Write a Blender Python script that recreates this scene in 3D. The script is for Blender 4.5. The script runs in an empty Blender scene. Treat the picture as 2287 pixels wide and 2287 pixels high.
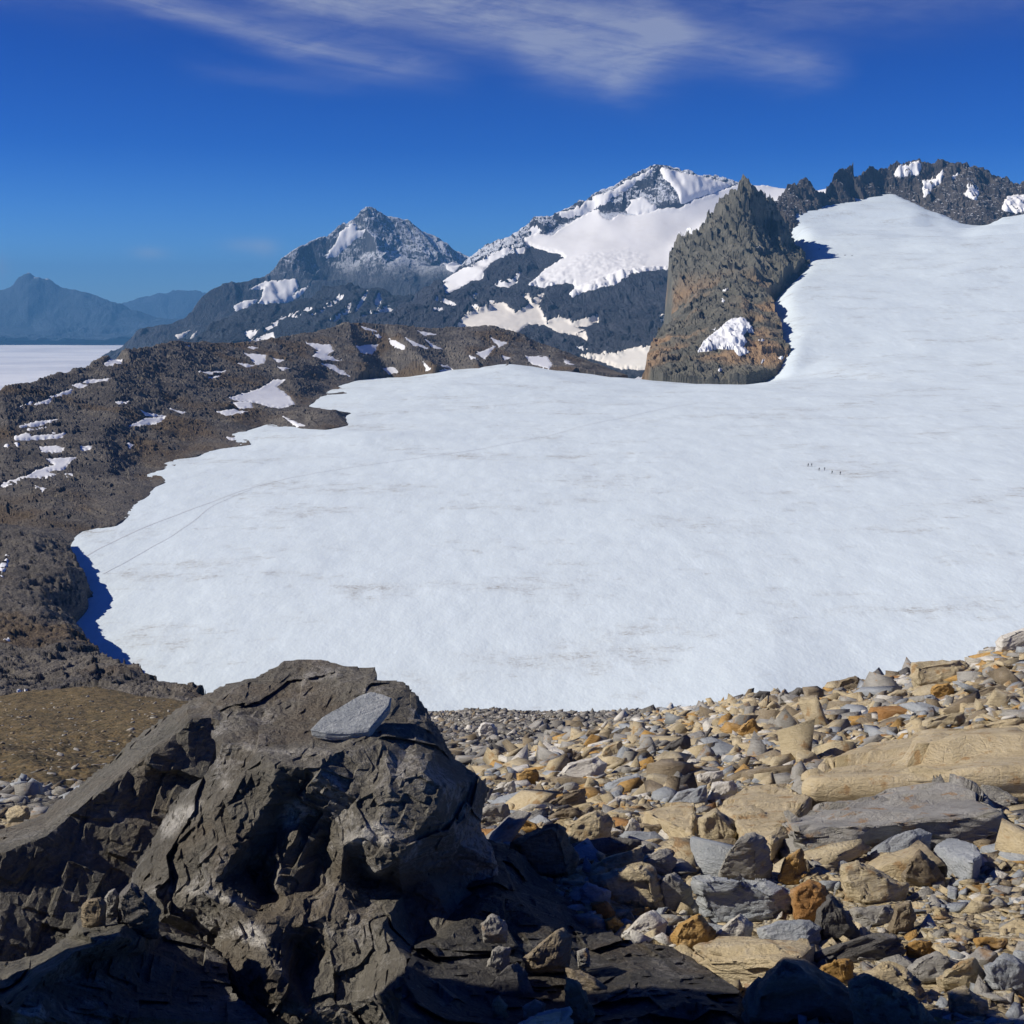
import bpy, bmesh, math, random
import numpy as np
from mathutils import Vector, Matrix, Euler
from mathutils.geometry import delaunay_2d_cdt

scene = bpy.context.scene
C = scene.collection
R = math.radians

# ------------------------------------------------------------------ camera
FPX, MID = 2568.0, 1143.5            # focal length and centre, in photograph pixels (2287 square)
PITCH = math.atan((MID - 665.0) / FPX)
CAMZ = 1.7
cam_d = bpy.data.cameras.new('camera')
cam = bpy.data.objects.new('camera', cam_d); C.objects.link(cam)
cam.location = (0, 0, CAMZ); cam.rotation_euler = (R(90) - PITCH, 0, 0)
cam_d.sensor_width = 36; cam_d.sensor_fit = 'HORIZONTAL'
cam_d.lens = 18 / (MID / FPX)
cam_d.clip_start = 0.1; cam_d.clip_end = 200000
scene.camera = cam

# ------------------------------------------------------------------ sun, sky, exposure
SUN_EL, SUN_AZ = 38.0, -95.0         # azimuth clockwise from +Y (view direction): the sun stands to the left
sel, saz = R(SUN_EL), R(SUN_AZ)
SUN = Vector((math.sin(saz) * math.cos(sel), math.cos(saz) * math.cos(sel), math.sin(sel)))
sun_d = bpy.data.lights.new('sun', 'SUN'); sun_d.energy = 5.0; sun_d.angle = R(0.53); sun_d.color = (1.0, 0.93, 0.82)
sun = bpy.data.objects.new('sun', sun_d); C.objects.link(sun)
sun.rotation_euler = (-SUN).to_track_quat('-Z', 'Y').to_euler()
sun.location = (-200, 0, 300)

class S:
    """a node socket with arithmetic"""
    nt = None
    def __init__(s, k): s.k = k
    @staticmethod
    def m(op, *a, clamp=False):
        n = S.nt.nodes.new('ShaderNodeMath'); n.operation = op; n.use_clamp = clamp
        for i, v in enumerate(a):
            if isinstance(v, S): S.nt.links.new(v.k, n.inputs[i])
            else: n.inputs[i].default_value = float(v)
        return S(n.outputs[0])
    def __add__(s, o): return S.m('ADD', s, o)
    __radd__ = __add__
    def __sub__(s, o): return S.m('SUBTRACT', s, o)
    def __rsub__(s, o): return S.m('SUBTRACT', o, s)
    def __mul__(s, o): return S.m('MULTIPLY', s, o)
    __rmul__ = __mul__
    def __truediv__(s, o): return S.m('DIVIDE', s, o)
def gauss(x): return S.m('EXPONENT', (x * x) * -1.0)
def sstep(x, a, b):
    n = S.nt.nodes.new('ShaderNodeMapRange'); n.interpolation_type = 'SMOOTHSTEP'
    S.nt.links.new(x.k, n.inputs[0]); n.inputs[1].default_value = a; n.inputs[2].default_value = b
    return S(n.outputs[0])
def combine(x, y, z=0.0):
    n = S.nt.nodes.new('ShaderNodeCombineXYZ')
    for i, v in enumerate((x, y, z)):
        if isinstance(v, S): S.nt.links.new(v.k, n.inputs[i])
        else: n.inputs[i].default_value = v
    return n.outputs[0]
def noise(vec, scale, detail=4, rough=0.55, dist=0.0, ntype='FBM'):
    n = S.nt.nodes.new('ShaderNodeTexNoise')
    n.inputs['Scale'].default_value = scale; n.inputs['Detail'].default_value = detail
    n.inputs['Roughness'].default_value = rough; n.inputs['Distortion'].default_value = dist
    if vec is not None: S.nt.links.new(vec, n.inputs['Vector'])
    return S(n.outputs[0])
def mixc(f, a, b):
    n = S.nt.nodes.new('ShaderNodeMix'); n.data_type = 'RGBA'
    for i, v in ((0, f), (6, a), (7, b)):
        if isinstance(v, S): S.nt.links.new(v.k, n.inputs[i])
        elif isinstance(v, bpy.types.NodeSocket): S.nt.links.new(v, n.inputs[i])
        elif isinstance(v, (int, float)): n.inputs[i].default_value = v
        else: n.inputs[i].default_value = (*v, 1)
    return n.outputs[2]

world = bpy.data.worlds.new('World'); scene.world = world; world.use_nodes = True
S.nt = nt = world.node_tree
bg = nt.nodes['Background']
sky = nt.nodes.new('ShaderNodeTexSky'); sky.sky_type = 'NISHITA'; sky.sun_disc = False
sky.sun_elevation = sel; sky.sun_rotation = saz % (2 * math.pi)
sky.altitude = 3000; sky.air_density = 1.0; sky.dust_density = 0.15; sky.ozone_density = 2.5
hs = nt.nodes.new('ShaderNodeHueSaturation'); hs.inputs['Saturation'].default_value = 1.2
nt.links.new(sky.outputs[0], hs.inputs['Color'])
tint = nt.nodes.new('ShaderNodeMix'); tint.data_type = 'RGBA'; tint.blend_type = 'MULTIPLY'
tint.inputs[0].default_value = 1.0
nt.links.new(hs.outputs[0], tint.inputs[6])
# cirrus, laid out by direction: e = height over the horizon, a = bearing (tangents)
tc = nt.nodes.new('ShaderNodeTexCoord'); sp = nt.nodes.new('ShaderNodeSeparateXYZ')
nt.links.new(tc.outputs['Generated'], sp.inputs[0])
dx, dy, dz = (S(sp.outputs[i]) for i in range(3))
hy = S.m('MAXIMUM', S.m('SQRT', dx * dx + dy * dy), 0.02)
fy = S.m('MAXIMUM', dy, 0.02)
ca = dx / fy; ce = dz / hy
front = sstep(dy, 0.05, 0.3)
tr_ = nt.nodes.new('ShaderNodeValToRGB'); cr_ = tr_.color_ramp
for i_, (p_, c_) in enumerate([(0.0, (0.62, 1.02, 1.70)), (0.10, (0.40, 0.84, 1.58)), (0.24, (0.085, 0.47, 1.28)), (0.42, (0.055, 0.34, 1.08)), (1.0, (0.045, 0.22, 0.86))]):
    e_ = cr_.elements[i_] if i_ < 2 else cr_.elements.new(p_)
    e_.position = p_; e_.color = (*c_, 1)
nt.links.new(S.m('MULTIPLY', ce + 0.02, 1.7, clamp=True).k, tr_.inputs[0])
nt.links.new(tr_.outputs[0], tint.inputs[7])
def px_a(u): return (u - MID) / FPX
def px_e(v): return (665.0 - v) / FPX
wob = noise(combine(ca * 3.0, ce * 9.0, 0.3), 1.6, 5, 0.6)
wob2 = noise(combine(ca * 2.0 + ce * 3.0, ce * 20.0 + ca * 3.2, 4.1), 4.0, 10, 0.70, 0.5)
def streak(u0, v0, u1, v1, w0, w1, wobble=0.03, off=0.0):
    """a soft band from one bearing to another; w0, w1 its half widths"""
    a0, e0, a1, e1 = px_a(u0), px_e(v0), px_a(u1), px_e(v1)
    L = math.hypot(a1 - a0, e1 - e0); cx, cy = (a1 - a0) / L, (e1 - e0) / L
    s = ((ca - a0) * cx + (ce - e0) * cy) * (1 / L)
    t = (ce - e0) * cx - (ca - a0) * cy + (wob - 0.5) * wobble + off
    w = S.m('MAXIMUM', s * ((w1 - w0) / FPX) + w0 / FPX, 5 / FPX)
    return gauss(t / w) * sstep(s, -0.12, 0.25) * (1.0 - sstep(s, 0.75, 1.12))
dens = (streak(250, 55, 1010, 200, 16, 34, 0.02) * 0.62
        + streak(380, -30, 1440, 150, 40, 78, 0.045) * 0.85
        + streak(900, 30, 1560, 120, 40, 70, 0.05) * 0.26
        + streak(1345, 245, 1490, 70, 50, 66, 0.06) * 0.6
        + streak(1430, 130, 1850, 200, 50, 34, 0.04) * 0.5
        + streak(1150, 150, 1380, 215, 44, 52, 0.05) * 0.36
        + streak(450, 190, 900, 210, 22, 28, 0.04) * 0.12
        + streak(1500, 40, 2400, -20, 70, 100, 0.06) * 0.4
        + streak(-200, 20, 900, 0, 70, 70, 0.06) * 0.36)
wob3 = noise(combine(ca * 2.0, ce * 9.0, 9.1), 7.0, 9, 0.66, 0.5)
dens = dens * (sstep(wob2 * 0.45 + wob3 * 0.55, 0.30, 0.68) * 0.85 + 0.32)
puff = (gauss((ca - px_a(560)) / 0.017) * gauss((ce - px_e(556)) / 0.0055) * 0.5
        + gauss((ca - px_a(605)) / 0.011) * gauss((ce - px_e(562)) / 0.007) * 0.6
        + gauss((ca - px_a(352)) / 0.014) * gauss((ce - px_e(574)) / 0.005) * 0.6
        + gauss((ca - px_a(5)) / 0.013) * gauss((ce - px_e(605)) / 0.008) * 0.7)
dens = dens + puff * (0.35 + wob2)
dens = S.m('MINIMUM', dens * front, 0.85)
cl = mixc(dens * 0.62, tint.outputs[2], (6.8, 7.3, 8.4))
nt.links.new(cl, bg.inputs['Color'])
bg.inputs['Strength'].default_value = 0.070
scene.view_settings.view_transform = 'Standard'; scene.view_settings.look = 'None'
scene.view_settings.exposure = 0.05; scene.view_settings.gamma = 1.0
scene.view_settings.use_curve_mapping = False
scene.cycles.use_denoising = True
scene.cycles.max_bounces = 4; scene.cycles.diffuse_bounces = 2; scene.cycles.volume_bounces = 0
scene.cycles.glossy_bounces = 2; scene.cycles.transmission_bounces = 2

# ------------------------------------------------------------------ pixels and places
SP, CP = math.sin(PITCH), math.cos(PITCH)
def P(u, v, d):
    """the point at forward distance d that stands behind photograph pixel u, v"""
    a, b = (u - MID) / FPX, (MID - v) / FPX
    y = CP + b * SP; k = d / y
    return (a * k, d, CAMZ + (-SP + b * CP) * k)
def project(X, Y, Z):
    z = Z - CAMZ
    f = Y * CP - z * SP; up = Y * SP + z * CP
    f = np.maximum(f, 1e-3)
    return MID + FPX * X / f, MID - FPX * up / f
def zoomed(x0, y0, w, W=1932.0):
    k = w / W
    return lambda *pts: [(x0 + p[0] * k, y0 + p[1] * k) + tuple(p[2:]) for p in pts]
Z1 = zoomed(0, 420, 800); Z2 = zoomed(700, 340, 800); Z3 = zoomed(1400, 320, 887)
Z4 = zoomed(0, 1100, 700); Z5 = zoomed(200, 1420, 900); Z6 = zoomed(950, 1380, 750)
Z7 = zoomed(1537, 1380, 750); Z8 = zoomed(1087, 1687, 1200); Z9 = zoomed(0, 1640, 700); Z10 = zoomed(0, 1660, 627)
Z11 = zoomed(1287, 1787, 1000); Z12 = zoomed(900, 2000, 600)
Z4 = zoomed(0, 1100, 600, 1656)

# ------------------------------------------------------------------ noise
_rng = np.random.default_rng(7)
_perm = np.tile(_rng.permutation(256), 3)
_g3 = _rng.normal(size=(256, 3)); _g3 /= np.linalg.norm(_g3, axis=1)[:, None]
_g2a = _rng.uniform(0, 2 * np.pi, 256); _g2 = np.stack([np.cos(_g2a), np.sin(_g2a)], 1)
def perlin2(x, y):
    xi = np.floor(x).astype(np.int64); yi = np.floor(y).astype(np.int64)
    xf, yf = x - xi, y - yi; xi &= 255; yi &= 255
    fx = xf * xf * xf * (xf * (xf * 6 - 15) + 10); fy_ = yf * yf * yf * (yf * (yf * 6 - 15) + 10)
    def g(i, j, a, b):
        h = _perm[_perm[(xi + i) & 255] + ((yi + j) & 255)]; v = _g2[h]
        return v[..., 0] * a + v[..., 1] * b
    n0 = g(0, 0, xf, yf) * (1 - fx) + g(1, 0, xf - 1, yf) * fx
    n1 = g(0, 1, xf, yf - 1) * (1 - fx) + g(1, 1, xf - 1, yf - 1) * fx
    return (n0 * (1 - fy_) + n1 * fy_) * 1.4
def perlin3(x, y, z):
    xi = np.floor(x).astype(np.int64); yi = np.floor(y).astype(np.int64); zi = np.floor(z).astype(np.int64)
    xf, yf, zf = x - xi, y - yi, z - zi
    fx = xf * xf * (3 - 2 * xf); fy_ = yf * yf * (3 - 2 * yf); fz = zf * zf * (3 - 2 * zf)
    out = 0
    for i in (0, 1):
        for j in (0, 1):
            for k in (0, 1):
                h = _perm[_perm[_perm[(xi + i) & 255] + ((yi + j) & 255)] + ((zi + k) & 255)]; v = _g3[h]
                d = v[..., 0] * (xf - i) + v[..., 1] * (yf - j) + v[..., 2] * (zf - k)
                out = out + d * (fx if i else 1 - fx) * (fy_ if j else 1 - fy_) * (fz if k else 1 - fz)
    return out * 1.5
def fbm2(x, y, oct=5, gain=0.5, lac=2.03, ridged=False):
    s = 0; a = 1.0; t = 0
    for o in range(oct):
        n = perlin2(x + 17.3 * o, y - 9.1 * o)
        s = s + a * ((1 - 2 * np.abs(n)) if ridged else n); t += a
        a *= gain; x = x * lac; y = y * lac
    return s / t
def fbm3(x, y, z, oct=4, gain=0.5, lac=2.03, ridged=False):
    s = 0; a = 1.0; t = 0
    for o in range(oct):
        n = perlin3(x + 17.3 * o, y - 9.1 * o, z + 5.7 * o)
        s = s + a * ((1 - 2 * np.abs(n)) if ridged else n); t += a
        a *= gain; x = x * lac; y = y * lac; z = z * lac
    return s / t
def _h(i, j, k=0):
    return _perm[_perm[_perm[i & 255] + (j & 255)] + (k & 255)]
def facet2(x, y, tilt=0.9, jit=0.9):
    """broken blocks: each cell its own height and tilt, about -1 to 1"""
    xi = np.floor(x).astype(np.int64); yi = np.floor(y).astype(np.int64)
    best = np.full(x.shape, 9.0); val = np.zeros(x.shape)
    for i in (-1, 0, 1):
        for j in (-1, 0, 1):
            h = _h(xi + i, yi + j); g = _g3[h]
            px = xi + i + 0.5 + g[..., 0] * 0.5 * jit; py = yi + j + 0.5 + g[..., 1] * 0.5 * jit
            d = (px - x) ** 2 + (py - y) ** 2
            m = d < best
            best = np.where(m, d, best)
            g2 = _g3[(h + 91) & 255]
            val = np.where(m, g2[..., 2] * 0.6 + tilt * ((x - px) * g2[..., 0] + (y - py) * g2[..., 1]), val)
    return val
def facet3(x, y, z, tilt=0.9):
    xi = np.floor(x).astype(np.int64); yi = np.floor(y).astype(np.int64); zi = np.floor(z).astype(np.int64)
    best = np.full(x.shape, 9.0); val = np.zeros(x.shape)
    for i in (-1, 0, 1):
        for j in (-1, 0, 1):
            for k in (-1, 0, 1):
                h = _h(xi + i, yi + j, zi + k); g = _g3[h]
                px = xi + i + 0.5 + g[..., 0] * 0.42; py = yi + j + 0.5 + g[..., 1] * 0.42; pz = zi + k + 0.5 + g[..., 2] * 0.42
                d = (px - x) ** 2 + (py - y) ** 2 + (pz - z) ** 2
                m = d < best
                best = np.where(m, d, best)
                g2 = _g3[(h + 91) & 255]
                val = np.where(m, g2[..., 2] * 0.5 + tilt * ((x - px) * g2[..., 0] + (y - py) * g2[..., 1] + (z - pz) * g2[..., 2]), val)
    return val
_bd = [np.array(d) / np.linalg.norm(d) for d in ((0.40, -0.22, 0.88), (0.86, 0.18, -0.42), (-0.16, 0.95, 0.24))]
def blocks3(x, y, z, spac, amp, dirs=None, warp=0.35, tilt=0.5):
    """jointed rock: three families of parting planes cut it into blocks, each a little proud or back"""
    dirs = _bd if dirs is None else dirs
    s0 = spac[0] * 6.0
    w = warp * perlin3(x / s0, y / s0, z / s0)
    ks = []; fr = []
    for i, (d, s_) in enumerate(zip(dirs, spac)):
        t = (x * d[0] + y * d[1] + z * d[2]) / s_ + w * (1.6 if i == 0 else 1.0) + (0.37 * ks[0] if i else 0)
        k = np.floor(t); ks.append(k); fr.append(t - k)
    q = [k.astype(np.int64) for k in ks]
    hid = _h(q[0], q[1], q[2]); g = _g3[hid]; g2 = _g3[(hid + 57) & 255]
    return amp * (g[..., 2] * 0.8 + tilt * ((fr[0] - 0.5) * g2[..., 0] + (fr[1] - 0.5) * g2[..., 1] + (fr[2] - 0.5) * g2[..., 2]))
def blur(Z, n=1):
    for _ in range(n):
        Z = np.pad(Z, 1, mode='edge')
        Z = (Z[:-2] + 2 * Z[1:-1] + Z[2:]) / 4
        Z = (Z[:, :-2] + 2 * Z[:, 1:-1] + Z[:, 2:]) / 4
    return Z

# ------------------------------------------------------------------ meshes
def mesh_np(name, co, faces, mat, parent=None, smooth=False):
    """faces: list of int arrays (n,3) and/or (n,4)"""
    me = bpy.data.meshes.new(name)
    co = np.asarray(co, np.float32)
    me.vertices.add(len(co)); me.vertices.foreach_set('co', co.ravel())
    nl = sum(f.size for f in faces); nf = sum(len(f) for f in faces)
    me.loops.add(nl); me.loops.foreach_set('vertex_index', np.concatenate([f.ravel() for f in faces]).astype(np.int32))
    tot = np.concatenate([np.full(len(f), f.shape[1]) for f in faces])
    st = np.concatenate([[0], np.cumsum(tot)[:-1]])
    me.polygons.add(nf); me.polygons.foreach_set('loop_start', st.astype(np.int32))
    if smooth: me.polygons.foreach_set('use_smooth', np.ones(nf, bool))
    me.update(calc_edges=True)
    if mat is not None: me.materials.append(mat)
    o = bpy.data.objects.new(name, me); C.objects.link(o)
    if parent is not None: o.parent = parent
    return o
def grid_faces(nr, nc):
    i = np.arange((nr - 1) * (nc - 1)); r, c = i // (nc - 1), i % (nc - 1)
    a = r * nc + c
    return np.stack([a, a + 1, a + nc + 1, a + nc], 1)
def tag(o, label=None, cat=None, group=None, kind=None):
    if label: o['label'] = label
    if cat: o['category'] = cat
    if group: o['group'] = group
    if kind: o['kind'] = kind
    return o
def tri_interp(pa, pb, val, GA, GB):
    """linear interpolation over the Delaunay triangles of (pa, pb) on a regular grid GA x GB"""
    ra, rb = GA[-1] - GA[0], GB[-1] - GB[0]
    vs = [Vector(((a - GA[0]) / ra, (b - GB[0]) / rb)) for a, b in zip(pa, pb)]
    res = delaunay_2d_cdt(vs, [], [], 0, 1e-7)
    ov, of, orig = res[0], res[2], res[3]
    vv = np.array([np.mean([val[i] for i in o]) for o in orig])
    na, nb = len(GA), len(GB)
    out = np.full((nb, na), np.nan)
    for f in of:
        (x0, y0), (x1, y1), (x2, y2) = (ov[i] for i in f)
        den = (y1 - y2) * (x0 - x2) + (x2 - x1) * (y0 - y2)
        if abs(den) < 1e-14: continue
        i0 = max(0, math.ceil(min(x0, x1, x2) * (na - 1) - 1e-6)); i1 = min(na - 1, math.floor(max(x0, x1, x2) * (na - 1) + 1e-6))
        j0 = max(0, math.ceil(min(y0, y1, y2) * (nb - 1) - 1e-6)); j1 = min(nb - 1, math.floor(max(y0, y1, y2) * (nb - 1) + 1e-6))
        if i1 < i0 or j1 < j0: continue
        xx = (np.arange(i0, i1 + 1) / (na - 1))[None]; yy = (np.arange(j0, j1 + 1) / (nb - 1))[:, None]
        l0 = ((y1 - y2) * (xx - x2) + (x2 - x1) * (yy - y2)) / den
        l1 = ((y2 - y0) * (xx - x2) + (x0 - x2) * (yy - y2)) / den
        l2 = 1 - l0 - l1
        ok = (l0 > -1e-6) & (l1 > -1e-6) & (l2 > -1e-6)
        w = l0 * vv[f[0]] + l1 * vv[f[1]] + l2 * vv[f[2]]
        sub = out[j0:j1 + 1, i0:i1 + 1]; sub[ok] = w[ok]
    return out

class Land:
    """a piece of terrain over a fan of ground: bearing a = x / y, distance y"""
    def __init__(s, ctrl, ar, dr, na, nb, soft=2, sky=(), drop=0.55, back=0.08, corner_dz=0.0, world=()):
        pts = [P(*c) for c in ctrl]
        for (u, v, d) in sky:
            x, y, z = P(u, v, d); pts.append((x, y, z))
            for f, g in ((back * 0.4, 0.8), (back, 1.0), (0.35, 1.0)):
                if y * (1 + f) < dr[1] * 1.04: pts.append((x * (1 + f), y * (1 + f), z - drop * g * f * y))
        pts += list(world)
        s.A = np.linspace(ar[0], ar[1], na); s.B = np.linspace(math.log(dr[0]), math.log(dr[1]), nb)
        pa = [p[0] / p[1] for p in pts]; pb = [math.log(p[1]) for p in pts]; pz = [p[2] for p in pts]
        ra, rb = ar[1] - ar[0], s.B[-1] - s.B[0]
        base = list(zip(pa, pb, pz))
        for t in np.linspace(0, 1, 7):
            for (ea, eb) in ((ar[0] - 0.02 * ra + t * ra * 1.04, s.B[0] - 0.02 * rb), (ar[0] - 0.02 * ra + t * ra * 1.04, s.B[-1] + 0.02 * rb),
                             (ar[0] - 0.02 * ra, s.B[0] + t * rb), (ar[1] + 0.02 * ra, s.B[0] + t * rb)):
                dd = sorted((((ea - a) / ra) ** 2 + ((eb - b) / rb) ** 2, z) for a, b, z in base)[:3]
                w = [1 / (q[0] + 1e-6) for q in dd]
                pa.append(ea); pb.append(eb); pz.append(sum(q[1] * x for q, x in zip(dd, w)) / sum(w) + corner_dz)
        Z = tri_interp(pa, pb, pz, s.A, s.B)
        while np.isnan(Z).any():
            Zp = np.pad(Z, 1, mode='edge'); st = np.stack([Zp[:-2, 1:-1], Zp[2:, 1:-1], Zp[1:-1, :-2], Zp[1:-1, 2:]])
            m = np.isnan(Z); Z[m] = np.nanmean(st, 0)[m]
        s.Z0 = blur(Z, soft); s.Z = s.Z0.copy()
        s.Y = np.exp(s.B)[:, None] * np.ones_like(s.A)[None]; s.X = s.Y * s.A[None]
        s.shape = Z.shape
    def build(s, name, mat, kind='structure', label=None, cat=None, smooth=True):
        s.U, s.V = project(s.X, s.Y, s.Z)
        el = (s.Z - CAMZ) / s.Y
        s.vis = el >= np.maximum.accumulate(el, 0) - 0.002
        o = mesh_np(name, np.stack([s.X, s.Y, s.Z], -1).reshape(-1, 3), [grid_faces(*s.shape)], mat, smooth=smooth)
        tag(o, label, cat, None, kind); s.obj = o
        return o
    def at(s, x, y):
        """height at x, y (arrays or numbers)"""
        a = (np.asarray(x) / np.asarray(y) - s.A[0]) / (s.A[-1] - s.A[0]) * (len(s.A) - 1)
        b = (np.log(y) - s.B[0]) / (s.B[-1] - s.B[0]) * (len(s.B) - 1)
        a = np.clip(a, 0, len(s.A) - 1.001); b = np.clip(b, 0, len(s.B) - 1.001)
        i, j = a.astype(int), b.astype(int); fa, fb = a - i, b - j
        return (s.Z[j, i] * (1 - fa) * (1 - fb) + s.Z[j, i + 1] * fa * (1 - fb) + s.Z[j + 1, i] * (1 - fa) * fb + s.Z[j + 1, i + 1] * fa * fb)
    def pick(s, u, v):
        """the first point of this land seen at pixel u, v"""
        d2 = np.where(s.vis, (s.U - u) ** 2 + (s.V - v) ** 2, 1e12)
        k = np.unravel_index(np.argmin(d2), d2.shape)
        return float(s.X[k]), float(s.Y[k]), float(s.Z[k])

def poly_sd(U, V, poly):
    """signed distance to a polygon in pixels, positive inside"""
    n = len(poly); best = np.full(U.shape, 1e9); ins = np.zeros(U.shape, bool)
    for k in range(n):
        x0, y0 = poly[k][:2]; x1, y1 = poly[(k + 1) % n][:2]
        ex, ey = x1 - x0, y1 - y0; L2 = ex * ex + ey * ey + 1e-9
        t = np.clip(((U - x0) * ex + (V - y0) * ey) / L2, 0, 1)
        best = np.minimum(best, np.hypot(U - x0 - t * ex, V - y0 - t * ey))
        if y0 != y1:
            c = ((y0 > V) != (y1 > V)) & (U < ex * (V - y0) / (y1 - y0) + x0)
            ins ^= c
    return np.where(ins, best, -best)

def snow_on(land, poly, thick, mat, soft=5.0, rough=6.0, nscale=None, smooth=2, name='snow_patch', label=None, anyvis=False):
    """a sheet of snow that lies on the land: thick inside its outline, running under the rock at the rim"""
    us = [p[0] for p in poly]; vs = [p[1] for p in poly]; mg = soft + rough + 6
    box = (land.U > min(us) - mg) & (land.U < max(us) + mg) & (land.V > min(vs) - mg) & (land.V < max(vs) + mg)
    if not anyvis: box &= land.vis
    if box.sum() < 6: return None
    r = np.where(box.any(1))[0]; c = np.where(box.any(0))[0]
    r0, r1, c0, c1 = max(r[0] - 2, 0), min(r[-1] + 3, land.shape[0]), max(c[0] - 2, 0), min(c[-1] + 3, land.shape[1])
    sl = (slice(r0, r1), slice(c0, c1))
    U, V, X, Y, Z = land.U[sl], land.V[sl], land.X[sl], land.Y[sl], land.Z[sl]
    f = poly_sd(U, V, poly)
    if rough:
        k = 1.0 / max(rough * 2.2, 3)
        f = f + rough * 1.6 * fbm2(U * k * 0.7, V * k * 1.6, 4)
    bx = box[sl]
    f = np.where(bx, f, -50.0)
    Zs = blur(Z, smooth) if smooth else Z
    off = np.clip(f / soft, -1.5, 1.0) * thick
    keep = (f > -soft * 1.4)
    fa = grid_faces(*U.shape)
    fa = fa[keep.ravel()[fa].any(1) & (f.ravel()[fa] > -40).all(1)]
    if len(fa) == 0: return None
    used, inv = np.unique(fa, return_inverse=True)
    co = np.stack([X, Y, Zs + off], -1).reshape(-1, 3)[used]
    o = mesh_np(name, co, [inv.reshape(-1, 4)], mat, parent=land.obj, smooth=True)
    if label: o['label'] = label
    return o

def thin_out(o, ratio):
    """fewer, larger facets: crisp broken planes instead of a fine grid"""
    md = o.modifiers.new('decimate', 'DECIMATE'); md.ratio = ratio
    dg = bpy.context.evaluated_depsgraph_get()
    me = bpy.data.meshes.new_from_object(o.evaluated_get(dg))
    old = o.data; o.modifiers.clear(); o.data = me; me.name = old.name; bpy.data.meshes.remove(old)
    me.polygons.foreach_set('use_smooth', np.zeros(len(me.polygons), bool))
def patch_mask(land, polys, soft=5.0):
    """1 where a snow patch will lie (the rock below it is smooth there)"""
    U, V = project(land.X, land.Y, land.Z)
    m = np.zeros(U.shape)
    for pg in polys:
        us = [q[0] for q in pg]; vs = [q[1] for q in pg]
        b = (U > min(us) - 12) & (U < max(us) + 12) & (V > min(vs) - 12) & (V < max(vs) + 12)
        r = np.where(b.any(1))[0]; c = np.where(b.any(0))[0]
        if len(r) == 0 or len(c) == 0: continue
        sl = (slice(r[0], r[-1] + 1), slice(c[0], c[-1] + 1))
        m[sl] = np.maximum(m[sl], np.where(b[sl], np.clip((poly_sd(U[sl], V[sl], pg) + soft * 0.8) / soft, 0, 1), 0))
    return m
# ------------------------------------------------------------------ materials
def new_mat(name):
    m = bpy.data.materials.new(name); m.use_nodes = True
    S.nt = m.node_tree
    b = m.node_tree.nodes['Principled BSDF']; b.inputs['Roughness'].default_value = 0.9
    b.inputs['Specular IOR Level'].default_value = 0.15
    return m, b
def link(a, b): S.nt.links.new(a.k if isinstance(a, S) else a, b)
def wpos():
    g = S.nt.nodes.new('ShaderNodeNewGeometry'); return g.outputs['Position'], g.outputs['Normal']
def sep(v):
    n = S.nt.nodes.new('ShaderNodeSeparateXYZ'); link(v, n.inputs[0]); return [S(n.outputs[i]) for i in range(3)]
def scaled(v, s):
    n = S.nt.nodes.new('ShaderNodeVectorMath'); n.operation = 'MULTIPLY'; link(v, n.inputs[0]); n.inputs[1].default_value = s
    return n.outputs[0]
def bump(h, strength, dist, prev=None):
    n = S.nt.nodes.new('ShaderNodeBump'); n.inputs['Strength'].default_value = strength; n.inputs['Distance'].default_value = dist
    link(h, n.inputs['Height'])
    if prev is not None: link(prev, n.inputs['Normal'])
    return n.outputs[0]
def voro(vec, scale, feature='F1', rnd=1.0):
    n = S.nt.nodes.new('ShaderNodeTexVoronoi'); n.feature = feature; n.inputs['Scale'].default_value = scale
    n.inputs['Randomness'].default_value = rnd
    link(vec, n.inputs['Vector']); return n
def ramp(f, stops):
    n = S.nt.nodes.new('ShaderNodeValToRGB'); cr = n.color_ramp
    while len(cr.elements) > 1: cr.elements.remove(cr.elements[-1])
    cr.elements[0].position = stops[0][0]; cr.elements[0].color = (*stops[0][1], 1)
    for p, c in stops[1:]:
        e = cr.elements.new(p); e.color = (*c, 1)
    link(f, n.inputs[0]); return n.outputs[0]

def rock_mat(name, cols, unit, snow=None, aniso=(1, 1, 1), bstr=0.8, warm=None, snow_col=(0.80, 0.84, 0.90), snow_z=None, warm_z=None):
    """mountain rock; unit = size in metres of the main blotches; snow = (lo, hi, flat) dusting on ledges"""
    m, b = new_mat(name)
    p, n = wpos(); q = scaled(p, tuple(a / unit for a in aniso))
    n1 = noise(q, 1.0, 6, 0.6, 0.4); n2 = noise(q, 5.0, 5, 0.65); n3 = noise(q, 22.0, 4, 0.7)
    c = ramp(n1 * 0.55 + n2 * 0.3 + n3 * 0.15, cols)
    if warm:
        wn = noise(scaled(p, (1 / (unit * 3.0),) * 3), 1.0, 3, 0.5)
        wf = sstep(wn, 0.50, 0.64) * 0.8
        if warm_z: wf = wf * (1.0 - sstep(sep(p)[2] + (n1 - 0.5) * 40.0, *warm_z))
        c = mixc(wf, c, warm)
    h = n2 * 0.6 + n3 * 0.4
    bn = bump(h, bstr, unit * 0.25)
    if snow:
        nz = sep(n)[2]
        f = nz + (noise(q, 9.0, 5, 0.7) - 0.5) * snow[2]
        sf = sstep(f, snow[0], snow[1])
        if snow_z: sf = sf * sstep(sep(p)[2] + (n1 - 0.5) * 120.0, *snow_z)
        c = mixc(sf, c, snow_col)
    link(c, b.inputs['Base Color']); link(bn, b.inputs['Normal'])
    return m
M = {}
M['far'] = rock_mat('far_rock', [(0.3, (0.04, 0.06, 0.091)), (0.7, (0.088, 0.12, 0.169))], 300, snow=(0.90, 1.05, 0.5), snow_z=(90, 200))
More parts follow.
